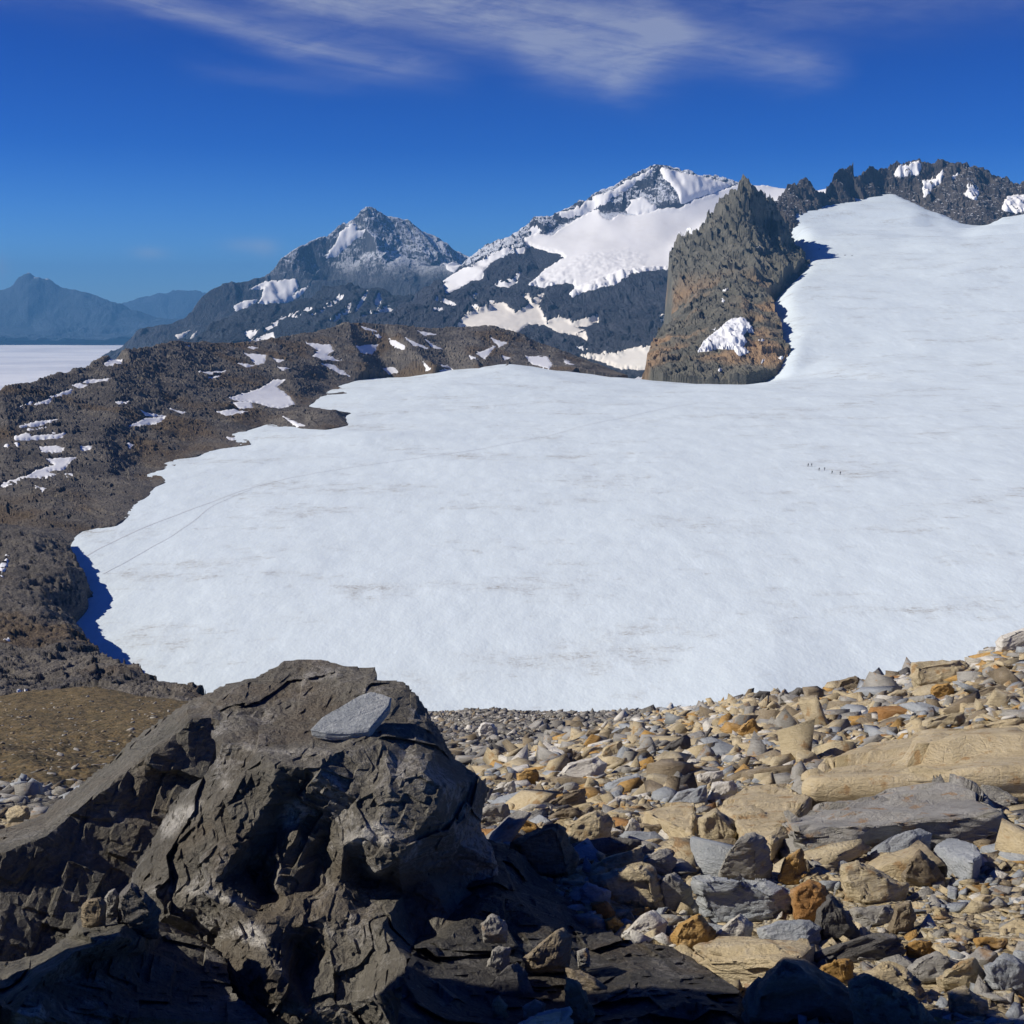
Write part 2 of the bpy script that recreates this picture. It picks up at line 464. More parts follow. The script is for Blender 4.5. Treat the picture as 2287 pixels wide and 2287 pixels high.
M['pyramid'] = rock_mat('pyramid_rock', [(0.3, (0.041, 0.0464, 0.0617)), (0.5, (0.0744, 0.0831, 0.103)), (0.68, (0.1264, 0.1357, 0.1568))], 160, snow=(0.58, 0.88, 1.0), aniso=(2.6, 1, 0.5), snow_z=(60, 200))
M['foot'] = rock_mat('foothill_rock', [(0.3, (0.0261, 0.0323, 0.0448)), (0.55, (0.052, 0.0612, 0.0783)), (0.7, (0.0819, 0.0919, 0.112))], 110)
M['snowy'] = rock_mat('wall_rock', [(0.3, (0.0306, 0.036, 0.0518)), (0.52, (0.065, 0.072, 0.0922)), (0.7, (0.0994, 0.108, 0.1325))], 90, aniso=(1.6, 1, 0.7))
M['snowy_top'] = rock_mat('frosted_rock', [(0.3, (0.0382, 0.045, 0.0634)), (0.55, (0.0765, 0.0855, 0.1094)), (0.7, (0.1071, 0.117, 0.1382))], 70, snow=(0.62, 0.84, 0.9), aniso=(1.6, 1, 0.7))
M['tower'] = rock_mat('tower_rock', [(0.28, (0.0722, 0.0722, 0.0616)), (0.5, (0.1516, 0.1474, 0.1206)), (0.68, (0.2742, 0.2523, 0.1981))], 34, warm=(0.44, 0.29, 0.165), warm_z=(-15, 48))
M['crest'] = rock_mat('crest_rock', [(0.28, (0.0364, 0.0354, 0.0395)), (0.5, (0.0884, 0.0811, 0.078)), (0.7, (0.1664, 0.1456, 0.13))], 45, snow=(0.86, 0.98, 0.6))
M['ridge'] = rock_mat('ridge_rock', [(0.3, (0.0576, 0.0549, 0.0565)), (0.48, (0.1343, 0.1231, 0.113)), (0.6, (0.2046, 0.1847, 0.1561)), (0.75, (0.2813, 0.2543, 0.2156))], 17, aniso=(0.7, 1, 1.8), warm=(0.15, 0.11, 0.07))
M['hill'] = rock_mat('hill_soil', [(0.3, (0.077, 0.063, 0.0476)), (0.5, (0.14, 0.112, 0.0728)), (0.7, (0.238, 0.189, 0.119))], 14, warm=(0.125, 0.075, 0.032))

def snow_mat(name, col, dirt, unit, dirt_amt, cups=True, rough=0.62):
    m, b = new_mat(name)
    p, n = wpos()
    big = noise(scaled(p, (1 / (unit * 9), 1 / (unit * 5), 0)), 1.0, 4, 0.6)
    q = scaled(p, (1 / (unit * 1.25), 1 / unit, 0))
    fine = noise(q, 1.0, 7, 0.72, 0.3)
    grain = noise(scaled(p, (1 / (unit * 0.22), 1 / (unit * 0.16), 0)), 1.0, 5, 0.75)
    f = sstep(fine + (big - 0.5) * 0.9, 0.54, 0.80) * sstep(grain, 0.38, 0.60)
    veil = sstep(big, 0.45, 0.8) * 0.16
    c = mixc(S.m('MINIMUM', f * dirt_amt + veil * dirt_amt, 1.0), col, dirt)
    fl = noise(scaled(p, (1 / (unit * 0.8), 1 / (unit * 2.6), 0)), 1.0, 5, 0.6, 0.8)
    c = mixc(sstep(fl, 0.48, 0.72) * 0.55, c, tuple(min(0.93, x * 1.12) for x in col))
    link(c, b.inputs['Base Color']); b.inputs['Roughness'].default_value = rough
    if cups:
        h = noise(scaled(p, (1 / 1.1, 1 / 1.5, 0)), 1.0, 3, 0.6) + noise(scaled(p, (1 / 9.0, 1 / 14.0, 0)), 1.0, 4, 0.6) * 5.0
        link(bump(h, 0.32, 0.28), b.inputs['Normal'])
    return m
M['glacier'] = snow_mat('glacier_snow', (0.68, 0.77, 0.815), (0.34, 0.32, 0.28), 7.0, 0.72)
M['snow'] = snow_mat('patch_snow', (0.80, 0.82, 0.85), (0.52, 0.46, 0.38), 6.0, 0.35, cups=False)
M['snow_hi'] = snow_mat('mountain_snow', (0.90, 0.90, 0.89), (0.66, 0.62, 0.54), 90.0, 0.22, cups=False)
M['snow_warm'] = snow_mat('old_snow', (0.83, 0.79, 0.71), (0.58, 0.49, 0.38), 40.0, 0.4, cups=False)

m, b = new_mat('cloud'); M['cloud'] = m
p, n = wpos()
link(mixc(sstep(noise(scaled(p, (1 / 1200, 1 / 520, 0)), 1.0, 6, 0.62, 0.5), 0.3, 0.65), (0.72, 0.73, 0.77), (0.97, 0.97, 0.97)), b.inputs['Base Color'])
b.inputs['Roughness'].default_value = 1.0; b.inputs['Specular IOR Level'].default_value = 0.0

# haze
m = bpy.data.materials.new('haze_air'); m.use_nodes = True; S.nt = m.node_tree
m.node_tree.nodes.remove(m.node_tree.nodes['Principled BSDF'])
pv = m.node_tree.nodes.new('ShaderNodeVolumePrincipled')
pv.inputs['Color'].default_value = (0.19, 0.53, 1.0, 1); pv.inputs['Density'].default_value = 7.2e-5; pv.inputs['Anisotropy'].default_value = 0.0
m.node_tree.links.new(pv.outputs[0], m.node_tree.nodes['Material Output'].inputs['Volume'])
M['haze'] = m
# ------------------------------------------------------------------ haze, cloud sea, far mountains
x0, x1, y0, y1, z0, z1 = -21000, 21000, -6000, 20600, -402, 560
hz = mesh_np('haze', [(x0, y0, z0), (x1, y0, z0), (x1, y1, z0), (x0, y1, z0), (x0, y0, z1), (x1, y0, z1), (x1, y1, z1), (x0, y1, z1)],
             [np.array([[0, 3, 2, 1], [4, 5, 6, 7], [0, 1, 5, 4], [1, 2, 6, 5], [2, 3, 7, 6], [3, 0, 4, 7]])], M['haze'])
tag(hz, 'thin blue haze filling the air over the valley', 'haze', kind='stuff')

A = np.linspace(-0.62, 0.62, 300); B = np.linspace(math.log(2600), math.log(45000), 130)
Y = np.exp(B)[:, None] * np.ones_like(A)[None]; X = Y * A[None]
bil = fbm2(X / 1200, Y / 900, 5, 0.55)
Zc = -408 + np.clip((9000 - Y) / 5000, 0.12, 1) * 60 * (-0.55 + 1.0 * np.clip(bil + 0.3 * np.abs(fbm2(X / 420, Y / 380, 4)), -1, 1))
cs = mesh_np('cloud_sea', np.stack([X, Y, np.minimum(Zc, -404)], -1).reshape(-1, 3), [grid_faces(*X.shape)], M['cloud'], smooth=True)
tag(cs, 'white sea of clouds filling the valley below the far mountains', 'clouds', kind='structure')

def mountain_noise(L, amp, size, rib=0.0, ribsize=None, oct=6):
    """gullies and crags"""
    wx = L.X + size * 0.5 * fbm2(L.X / size, L.Y / size + 3, 3); wy = L.Y + size * 0.5 * fbm2(L.X / size + 7, L.Y / size, 3)
    n = fbm2(wx / size, wy / size, oct, 0.52, ridged=True)
    L.Z = L.Z + amp * (n - 0.2)
    if rib:
        r = ribsize or size * 0.3
        L.Z = L.Z + rib * fbm2(wx / r, wy / (r * 4.0), 4, 0.5, ridged=True)

fm = Land([], (-0.52, -0.24), (10300, 15200), 420, 120, 1,
          sky=[(u, v, 12200) for u, v in Z1((-160, 640), (-60, 590), (0, 570), (70, 530), (100, 490), (130, 480), (160, 470), (190, 480), (220, 503), (270, 515), (330, 540), (420, 560), (500, 588), (570, 602), (660, 637), (740, 680), (850, 720))],
          drop=0.6, back=0.12,
          world=[P(u, 735, 11600) for u in (-80, 60, 200, 330)] + [P(u, 705, 11900) for u in (-40, 120, 260)] + [P(u, 757, 11000)[:2] + (-398,) for u in (-120, 0, 120, 240, 360, 460)] + [P(u, 757, 14700)[:2] + (-398,) for u in (-120, 0, 120, 240, 360, 460)])
mountain_noise(fm, 75, 700, rib=30, ribsize=230, oct=6); fm.Z = np.maximum(fm.Z, -398)
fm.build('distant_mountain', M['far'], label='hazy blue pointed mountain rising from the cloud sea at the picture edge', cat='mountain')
fm2 = Land([], (-0.36, -0.18), (13700, 19800), 260, 90, 1,
           sky=[(u, v, 16200) for u, v in Z1((420, 720), (560, 670), (660, 640), (700, 618), (760, 592), (850, 575), (900, 580), (940, 570), (1000, 560), (1060, 560), (1130, 580), (1250, 610), (1400, 640))],
           drop=0.5, back=0.1, world=[P(u, 740, 15200)[:2] + (-398,) for u in (120, 260, 380, 480, 600)] + [P(u, 740, 18700)[:2] + (-398,) for u in (120, 260, 380, 480, 600)])
mountain_noise(fm2, 75, 800, rib=30, ribsize=260, oct=6); fm2.Z = np.maximum(fm2.Z, -398)
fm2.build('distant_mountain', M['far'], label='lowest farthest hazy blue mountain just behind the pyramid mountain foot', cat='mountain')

for F in (fm, fm2):      # no flat skirt around the far mountains
    bm = bmesh.new(); bm.from_mesh(F.obj.data)
    bmesh.ops.delete(bm, geom=[f for f in bm.faces if max(v.co.z for v in f.verts) < -396], context='FACES')
    bm.to_mesh(F.obj.data); bm.free()
# ------------------------------------------------------------------ pyramid mountain
sk = [(u, v, d) for (u, v, d) in
      [(225, 805, 4250)] + Z1((630, 885, 4300), (700, 825, 4310), (760, 775, 4330), (800, 765, 4350), (880, 760, 4400), (940, 748, 4420), (1000, 715, 4450), (1040, 690, 4480), (1070, 630, 4520), (1130, 580, 4570), (1220, 525, 4640), (1280, 515, 4690), (1340, 505, 4740), (1430, 470, 4800), (1480, 425, 4840), (1520, 385, 4870), (1600, 345, 4930), (1680, 300, 4990), (1760, 280, 5040), (1840, 212, 5100))
      + Z2((190, 392, 5140), (220, 375, 5150), (255, 330, 5170), (300, 303, 5200), (345, 325, 5210), (400, 350, 5230), (470, 355, 5260), (520, 385, 5280), (560, 425, 5300), (640, 460, 5330), (680, 480, 5350), (700, 505, 5360), (780, 545, 5400), (870, 572, 5450), (1000, 600, 5500), (1150, 640, 5550))]
ct = Z2((280, 420, 5080), (330, 470, 5010), (345, 560, 4920), (420, 650, 4800), (500, 720, 4680), (570, 770, 4600), (180, 520, 5030), (60, 640, 4930), (130, 620, 4960), (200, 700, 4820), (290, 560, 4990), (300, 700, 4800), (450, 560, 5060), (560, 640, 4960), (650, 640, 5060), (740, 640, 5120), (820, 660, 5150))
ct += Z1((1350, 560, 4660), (1520, 560, 4720), (1620, 520, 4790), (1450, 640, 4600), (1300, 600, 4600), (1200, 700, 4480), (1080, 780, 4380), (1650, 640, 4700), (1780, 520, 4900), (1700, 430, 4930))
ct += [(u, 820, 4150) for u in (230, 340, 450, 560, 680, 800, 920, 1040)]
L = Land(ct, (-0.354, 0.02), (4080, 6000), 480, 280, 1, sky=sk, drop=0.7, back=0.10, world=[(-0.358 * d_, d_, -420) for d_ in (4080, 4300, 4500, 4800, 5200, 6000)])
mountain_noise(L, 24, 380, rib=10, ribsize=80, oct=5)
L.Z += blocks3(L.X, L.Y, L.Z0, (26, 45, 60), 3.0) + blocks3(L.X, L.Y, L.Z0, (9, 16, 22), 1.0)
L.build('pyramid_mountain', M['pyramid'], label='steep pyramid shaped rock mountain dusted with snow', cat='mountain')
thin_out(L.obj, 0.3)
LPY = L
snow_on(L, Z1((1345, 545), (1430, 505), (1500, 498), (1600, 490), (1612, 530), (1580, 575), (1640, 535), (1672, 515), (1625, 580), (1560, 615), (1480, 625), (1380, 637), (1410, 590), (1420, 550)), 7, M['snow_hi'], 4, 3, label='bright white snow field on the mountain shoulder')
snow_on(L, Z1((1255, 635), (1330, 605), (1390, 600), (1370, 635), (1300, 665), (1270, 665)), 6, M['snow_hi'], 4, 3)
snow_on(L, Z2((60, 575), (110, 500), (150, 425), (200, 385), (235, 378), (232, 425), (280, 412), (285, 425), (200, 495), (120, 565)), 7, M['snow_hi'], 4, 5)
snow_on(L, Z1((945, 795), (1030, 765), (990, 805), (960, 815)), 4, M['snow_warm'], 2, 2)
snow_on(L, Z1((1030, 800), (1065, 768), (1050, 800), (1025, 820)), 4, M['snow_warm'], 2, 2)
snow_on(L, Z2((700, 600), (760, 595), (830, 615), (780, 650), (730, 640)), 6, M['snow_hi'], 4, 4)

# ------------------------------------------------------------------ dark foothill in front of the pyramid
sk = Z1((1040, 830, 3150), (1100, 790, 3200), (1130, 750, 3260), (1180, 722, 3300), (1250, 695, 3360), (1330, 662, 3420), (1420, 640, 3460), (1500, 630, 3480), (1600, 615, 3520), (1700, 592, 3560)) + \
     Z2((60, 745, 3600), (130, 735, 3610), (200, 732, 3620), (280, 740, 3620), (340, 750, 3620), (420, 788, 3600), (480, 797, 3580), (560, 800, 3550), (650, 830, 3500), (800, 880, 3450))
ct = Z2((100, 830, 3380), (250, 830, 3400), (380, 850, 3380), (0, 870, 3250), (500, 880, 3300)) + Z1((1300, 760, 3220), (1450, 730, 3280), (1600, 720, 3300)) + [(u, 800, 2900) for u in (420, 520, 620, 740, 860, 980, 1080)]
L = Land(ct, (-0.30, 0.0), (2800, 4050), 340, 190, 1, sky=sk, drop=0.6, back=0.08)
base = L.Z.copy()
mountain_noise(L, 20, 190, rib=8, ribsize=50)
L.Z += blocks3(L.X, L.Y, L.Z0, (18, 30, 40), 3.5) + blocks3(L.X, L.Y, L.Z0, (6, 11, 15), 1.3)
FOOTP = [Z2((245, 915), (268, 875), (330, 850), (400, 828), (432, 850), (370, 862), (320, 885), (310, 905)), Z2((435, 875), (500, 850), (515, 810), (560, 775), (578, 768), (530, 830), (510, 860), (520, 890), (470, 898)),
           Z2((75, 820), (150, 765), (160, 775), (95, 822)), Z1((1320, 775), (1345, 765), (1395, 762), (1375, 785), (1350, 818), (1335, 800)), Z1((1428, 765), (1450, 742), (1500, 713), (1495, 735), (1460, 758)),
           Z1((1250, 842), (1350, 825), (1440, 785), (1470, 778), (1490, 818), (1400, 828), (1330, 838)), Z1((1640, 655), (1680, 643), (1660, 658)), Z1((1675, 668), (1710, 660), (1690, 676)), Z1((1765, 630), (1830, 590), (1850, 570), (1800, 625)), Z1((1840, 670), (1890, 620), (1880, 655)),
           Z2((370, 888), (430, 878), (390, 893)), Z2((160, 870), (200, 845), (180, 872)), Z2((20, 850), (60, 838), (40, 860)), Z2((230, 850), (250, 800), (290, 745), (270, 800)), Z2((330, 800), (350, 760), (370, 790), (345, 830)), Z2((90, 900), (140, 870), (150, 880), (110, 905)), Z1((1560, 690), (1620, 672), (1600, 695)), Z1((1500, 700), (1540, 690), (1520, 706))]
L.Z = L.Z + (base - 3 - L.Z) * 0.8 * patch_mask(L, FOOTP)
L.build('dark_foothill', M['foot'], kind='structure', label='low dark rocky spur with snow streaks below the pyramid mountain', cat='mountain')
for pg in FOOTP:
    snow_on(L, pg, 1.6, M['snow_hi'], 2.5, 2.5, smooth=3)

# ------------------------------------------------------------------ snowy mountain
sk = [(842, 735, 2950), (868, 712, 3000), (882, 700, 3060), (905, 686, 3100), (924, 671, 3150), (940, 655, 3200), (965, 640, 3260), (990, 624, 3330), (1020, 603, 3400), (1045, 588, 3450)] + \
     Z2((870, 575, 3480), (930, 520, 3510), (990, 492, 3530), (1050, 470, 3550), (1100, 440, 3570), (1150, 415, 3590), (1172, 385, 3600), (1200, 365, 3610), (1235, 358, 3620), (1270, 355, 3630), (1330, 325, 3650), (1380, 308, 3665), (1430, 290, 3680), (1520, 240, 3710), (1620, 190, 3740), (1720, 135, 3770), (1800, 95, 3790), (1840, 70, 3800)) + \
     Z3((150, 105, 3800), (175, 110, 3810), (230, 135, 3830), (340, 157, 3860), (440, 180, 3880), (560, 205, 3900), (700, 209, 3900), (850, 212, 3880), (1000, 214, 3860), (1150, 220, 3850), (1400, 230, 3850))
ct = Z2((1350, 400, 3620), (1500, 330, 3660), (1560, 360, 3600), (1700, 340, 3640), (1720, 240, 3720), (1850, 320, 3640), (1830, 200, 3740), (1250, 460, 3540), (1180, 500, 3500), (1330, 560, 3350), (1500, 450, 3520), (1700, 480, 3450), (1880, 480, 3450),
        (1500, 540, 3330), (1750, 560, 3300), (1250, 640, 3230), (1400, 640, 3170), (1600, 640, 3150), (1850, 630, 3160), (1400, 775, 2990), (1550, 735, 3020), (1700, 665, 3080),
        (1660, 700, 3030), (1800, 650, 3120), (1040, 545, 3420), (920, 640, 3260), (1000, 640, 3290), (1150, 600, 3350), (1110, 680, 3180), (1000, 720, 3130), (800, 730, 3120), (720, 750, 3080),
        (1180, 740, 3080), (1250, 760, 3020), (900, 780, 3010), (1000, 810, 2950), (1100, 850, 2850), (1250, 880, 2800), (1400, 860, 2830), (1550, 800, 2920), (1700, 760, 2960), (1850, 740, 2980), (1930, 740, 2980),
        (850, 900, 2750), (600, 840, 2850), (1000, 940, 2650), (1150, 950, 2650), (1300, 960, 2640), (1450, 990, 2600), (1600, 930, 2680), (1750, 900, 2740), (1900, 880, 2800), (1470, 1040, 2500), (1650, 1060, 2450), (1850, 1010, 2550)) + \
     Z3((300, 160, 3800), (250, 280, 3680), (450, 260, 3750), (600, 240, 3820), (350, 400, 3600), (800, 260, 3800), (1000, 260, 3800), (200, 500, 3420)) + \
     [(u, 850, 2200) for u in (820, 940, 1060, 1180, 1300, 1420, 1540, 1660)] + [(1430, 800, 2350), (1350, 805, 2350), (1480, 790, 2380)]
L = Land(ct, (-0.135, 0.34), (2150, 4300), 620, 350, 1, sky=sk, drop=0.45, back=0.06)
mx = L.X.copy()
U, V = project(L.X, L.Y, L.Z)
smoothzone = np.clip((poly_sd(U, V, Z2((1120, 465), (1280, 440), (1540, 300), (1932, 310), (2200, 200), (2900, 150), (2900, 640), (1760, 630), (1400, 760), (1240, 720))) + 6) / 14, 0, 1)
keepZ = L.Z.copy()
mountain_noise(L, 18, 230, rib=8, ribsize=65, oct=5)
L.Z += blocks3(L.X, L.Y, L.Z0, (20, 34, 46), 4.0) + blocks3(L.X, L.Y, L.Z0, (7, 12, 17), 1.6)
SNOWP = [(Z2((698, 690), (740, 660), (850, 612), (940, 555), (1030, 512), (1078, 503), (1060, 527), (960, 592), (920, 640), (905, 688), (850, 697), (790, 732), (722, 762)), 0),
        (Z2((975, 700), (1060, 680), (1108, 655), (1092, 700), (1062, 727), (1000, 718)), 0),
        (Z2((765, 937), (830, 862), (900, 830), (985, 812), (1030, 810), (1070, 840), (1090, 862), (1170, 812), (1133, 770), (1160, 763), (1180, 792), (1242, 758), (1212, 820), (1250, 880), (1258, 912), (1330, 880), (1400, 912), (1440, 896), (1530, 873), (1542, 902), (1480, 940), (1410, 945), (1470, 962), (1482, 1012), (1430, 990), (1300, 965), (1250, 932), (1160, 927), (1100, 973), (1000, 945), (860, 940)), 1),
        (Z2((685, 795), (715, 793), (770, 812), (735, 828)), 0), (Z2((650, 838), (700, 838), (690, 852), (655, 850)), 0), (Z2((842, 760), (880, 763), (872, 778)), 0),
        (Z2((850, 815), (888, 820), (880, 838), (858, 830)), 0), (Z2((648, 780), (672, 780), (668, 795)), 0), (Z2((945, 798), (975, 797), (965, 808)), 0),
        (Z2((1090, 520), (1140, 505), (1135, 540), (1100, 545)), 0), (Z2((1165, 420), (1205, 385), (1230, 410), (1180, 445)), 0),
        (Z2((1868, 872), (1900, 862), (1930, 880), (1925, 912), (1880, 910)), 1), (Z2((1420, 1050), (1475, 1052), (1450, 1062)), 0),
        (Z2((1425, 1092), (1520, 1092), (1650, 1085), (1750, 1050), (1880, 1028), (1930, 1040), (1870, 1120), (1800, 1175), (1650, 1168), (1560, 1132), (1480, 1112)), 1)]
L.Z = L.Z + (keepZ - 3 - L.Z) * 0.85 * patch_mask(L, [q[0] for q in SNOWP])
L.Z = L.Z * (1 - smoothzone) + (blur(keepZ, 40) - 3 + 4 * fbm2(L.X / 160, L.Y / 160, 4)) * smoothzone
ice = np.clip((poly_sd(U, V, Z2((1250, 640), (1350, 590), (1480, 545), (1700, 520), (1800, 560), (1760, 650), (1400, 780), (1150, 720))) + 4) / 14, 0, 1)
L.Z += ice * (4.5 * fbm2(L.X / 45, L.Y / 22, 4, 0.6, ridged=True) + 1.6 * facet2(L.X / 14, L.Y / 9))
L.build('snowy_mountain', M['snowy_top'], label='broad mountain with a white snow cap and dark rock walls', cat='mountain')
o = L.obj; o.data.materials.append(M['snowy'])
cu, cv = L.U[:-1, :-1].ravel(), L.V[:-1, :-1].ravel()
low = (cv > 505 + 0.12 * (cu - 1200) * 0) & (cv > np.interp(cu, [700, 1060, 1200, 1330, 1460, 1700], [560, 600, 545, 500, 480, 480]))
o.data.polygons.foreach_set('material_index', low.astype(np.int32))
thin_out(o, 0.3)
main = Z2((1140, 465), (1200, 435), (1280, 452), (1350, 400), (1480, 330), (1535, 308), (1560, 350), (1600, 368), (1650, 335), (1720, 345), (1800, 328), (1870, 310)) + \
       Z3((150, 320), (265, 312), (330, 272), (440, 236), (540, 203), (700, 207), (1000, 210), (1060, 300), (700, 420), (500, 500), (300, 560), (210, 612), (50, 628), (0, 645)) + \
       Z2((1760, 640), (1660, 690), (1620, 716), (1500, 742), (1400, 778), (1383, 762), (1410, 730), (1400, 706), (1300, 716), (1240, 730), (1160, 716), (1200, 680), (1250, 630), (1350, 572), (1330, 550), (1200, 520), (1140, 490))
snow_on(L, main, 5, M['snow_hi'], 4, 4, smooth=1, name='mountain_glacier', label='smooth white glacier spilling over the dark wall')
snow_on(L, Z3((152, 118), (190, 122), (232, 137), (340, 160), (440, 183), (520, 200), (440, 238), (340, 268), (265, 300), (240, 230), (180, 170)), 8, M['snow_hi'], 4, 3, label='snow face right of the summit')
snow_on(L, Z2((1330, 330), (1430, 292), (1520, 243), (1620, 193), (1720, 138), (1800, 98), (1838, 78), (1815, 110), (1720, 180), (1640, 230), (1560, 290), (1480, 325), (1400, 355), (1340, 360)), 6, M['snow_hi'], 4, 9)
snow_on(L, Z2((1670, 300), (1720, 260), (1780, 240), (1850, 300), (1800, 325), (1720, 330)), 6, M['snow_hi'], 4, 9)
for (pg, wm) in SNOWP:
    snow_on(L, pg, 5.0 if pg[0][1] > 780 else 2.0, M['snow_warm' if wm else 'snow_hi'], 3, 3.5, smooth=3)
LSN = L
# ------------------------------------------------------------------ glacier and snow slope
gl = [(1250, 1640, 228), (1250, 1590, 242), (700, 1590, 242), (1900, 1590, 240), (300, 1560, 250), (2400, 1590, 236), (0, 1560, 250), (-200, 1500, 270),
      (1250, 1300, 332), (600, 1300, 332), (1800, 1300, 330), (200, 1300, 335), (2350, 1300, 325), (-100, 1300, 335),
      (1250, 1045, 516), (1840, 1045, 514), (600, 1045, 520), (2350, 1045, 505), (150, 1045, 520), (-200, 1045, 520),
      (1250, 930, 690), (1800, 930, 680), (700, 930, 700), (2350, 930, 660), (200, 930, 700),
      (1000, 850, 900), (1300, 862, 860), (1500, 868, 860), (1700, 866, 850), (2000, 850, 890), (2300, 840, 890), (700, 880, 830), (1150, 820, 990), (1280, 838, 960), (1380, 842, 960), (1480, 850, 950), (1584, 857, 940), (1670, 858, 940), (1760, 845, 970),
      (900, 842, 985), (500, 890, 830), (800, 845, 975), (720, 852, 950), (620, 868, 890), (1139, 811, 1060), (1010, 824, 1010), (1180, 814, 1060), (1240, 824, 1020), (1073, 820, 1030),
      (1830, 800, 1050), (2050, 790, 1050), (2300, 780, 1050), (1790, 740, 1165), (2000, 730, 1180), (2280, 720, 1180), (1770, 690, 1290), (1760, 650, 1400), (1900, 650, 1400), (2100, 645, 1400), (2330, 635, 1400),
      (1800, 600, 1580), (1950, 600, 1560), (2150, 590, 1560), (2330, 580, 1560), (1810, 556, 1760), (2000, 552, 1760), (2150, 550, 1720), (2330, 540, 1720),
      (1790, 500, 2020), (1900, 500, 2040), (2050, 515, 1960), (2150, 520, 1930), (2250, 500, 1990), (2340, 490, 2000), (1840, 450, 2300), (1900, 445, 2340), (1960, 426, 2440), (2040, 458, 2280), (2100, 485, 2180), (2190, 508, 2100), (2250, 484, 2220), (2287, 472, 2260), (2360, 462, 2280),
      (1740, 470, 2150), (1720, 440, 2400), (2100, 430, 2600), (2300, 440, 2600), (1900, 420, 2600)]
lip = [(1200, 850, 1180), (1300, 862, 1120), (1400, 866, 1120), (1500, 870, 1110), (1600, 872, 1100), (1000, 840, 1180), (1400, 868, 1300), (1200, 860, 1300), (1560, 868, 1300), (800, 850, 1180), (300, 890, 1000), (600, 880, 1100)]
low = [(a * d, d, z) for d, z in ((1350, -110), (1700, -160), (2200, -220), (2800, -260)) for a in (-0.53, -0.35, -0.2, -0.1, 0.0, 0.06, 0.12)] + [(0.16 * d, d, z) for d, z in ((1450, -90), (1800, -120), (2200, -120), (2800, -120))] + [(a * 1180, 1180, -95) for a in (-0.5, -0.35, -0.22, -0.1)]
G = Land(gl + lip, (-0.52, 0.54), (205, 2750), 440, 440, 8, world=low)
G.Z = G.Z + (blur(G.Z, 150) - G.Z) * np.clip((800 - G.Y) / 200, 0, 1)
G.Z += 0.9 * fbm2(G.X / 60, G.Y / 60, 4) * np.clip(G.Y / 500, 0.5, 2) + 5 * fbm2(G.X / 300, G.Y / 260 + 5, 3) * np.clip((G.Y - 900) / 600, 0, 1)
dx_ = np.clip((G.X - 250) / 300, 0, 1) * np.clip((G.Y - 1500) / 400, 0, 1)
G.Z += 13 * dx_ * fbm2(G.X / 420, G.Y / 110, 3)
G.Z += 0.35 * fbm2(G.X / 22, G.Y / 30, 3) * np.clip((900 - G.Y) / 300, 0, 1)
for (u_, v_, d_, hh, sx, sy) in ((800, 985, 600, 2.6, 42, 16), (700, 975, 620, 1.6, 60, 12), (2150, 985, 590, 1.2, 70, 12)):
    x_, y_, z_ = P(u_, v_, d_)
    G.Z += hh * np.exp(-((G.X - x_) / sx) ** 2 - ((G.Y - y_) / sy) ** 2)
gu, gv = project(G.X, G.Y, G.Z)
cragp = Z3((960, 262), (1000, 250), (1080, 258), (1110, 224), (1220, 218), (1300, 244), (1390, 284), (1470, 324), (1560, 354), (1640, 390), (1720, 400), (1800, 376), (1850, 346), (1880, 300), (2100, 270), (2100, 150), (960, 150))
G.Z = G.Z - 40 * np.clip(poly_sd(gu, gv, cragp) / 12, 0, 1) * (G.Y > 1900)
G.build('glacier_field', M['glacier'], label='wide smooth snow covered glacier filling the basin', cat='glacier')

# ------------------------------------------------------------------ rock tower ridge
sky_t = Z3((205, 575, 1690), (232, 520, 1700), (250, 490, 1705), (300, 470, 1710), (335, 450, 1700), (380, 430, 1690), (392, 385, 1690), (410, 350, 1690), (440, 320, 1690), (465, 292, 1690), (490, 265, 1690), (520, 240, 1685), (548, 216, 1680), (562, 210, 1680), (590, 212, 1680), (620, 224, 1690), (640, 258, 1700), (665, 272, 1720), (690, 280, 1750), (705, 290, 1780))
ct = Z3((205, 590, 1650), (212, 640, 1600), (225, 740, 1520), (216, 850, 1400), (213, 890, 1370), (150, 920, 1280), (120, 990, 1150), (100, 1040, 1100), (90, 1100, 1040), (170, 1140, 1005), (300, 1152, 990), (400, 1160, 985), (500, 1163, 985), (580, 1162, 985), (720, 1132, 1010),
        (790, 1015, 1085), (760, 960, 1125), (755, 900, 1180), (720, 840, 1250), (715, 780, 1320), (668, 735, 1385), (745, 680, 1460), (830, 610, 1590), (872, 580, 1640), (830, 545, 1700), (800, 510, 1760), (775, 430, 1850),
        (560, 260, 1655), (520, 330, 1645), (600, 330, 1640), (640, 380, 1645), (700, 380, 1720), (560, 420, 1610), (440, 420, 1640), (640, 450, 1620), (400, 480, 1630), (500, 500, 1590), (590, 520, 1580), (690, 480, 1640), (735, 445, 1650), (750, 520, 1630), (700, 590, 1560), (800, 580, 1620),
        (320, 520, 1640), (260, 560, 1650), (300, 640, 1570), (400, 580, 1590), (350, 700, 1500), (460, 640, 1500), (540, 610, 1500), (640, 620, 1480), (600, 680, 1400), (500, 700, 1380), (420, 740, 1350), (560, 740, 1320), (650, 760, 1310),
        (300, 780, 1380), (260, 860, 1310), (350, 830, 1260), (480, 800, 1240), (600, 820, 1230), (680, 860, 1210), (300, 930, 1180), (400, 920, 1150), (550, 900, 1155), (680, 950, 1130), (250, 1010, 1090), (380, 1010, 1070), (520, 1010, 1065), (660, 1030, 1060), (200, 1090, 1030), (330, 1090, 1020), (500, 1090, 1015), (650, 1100, 1020))
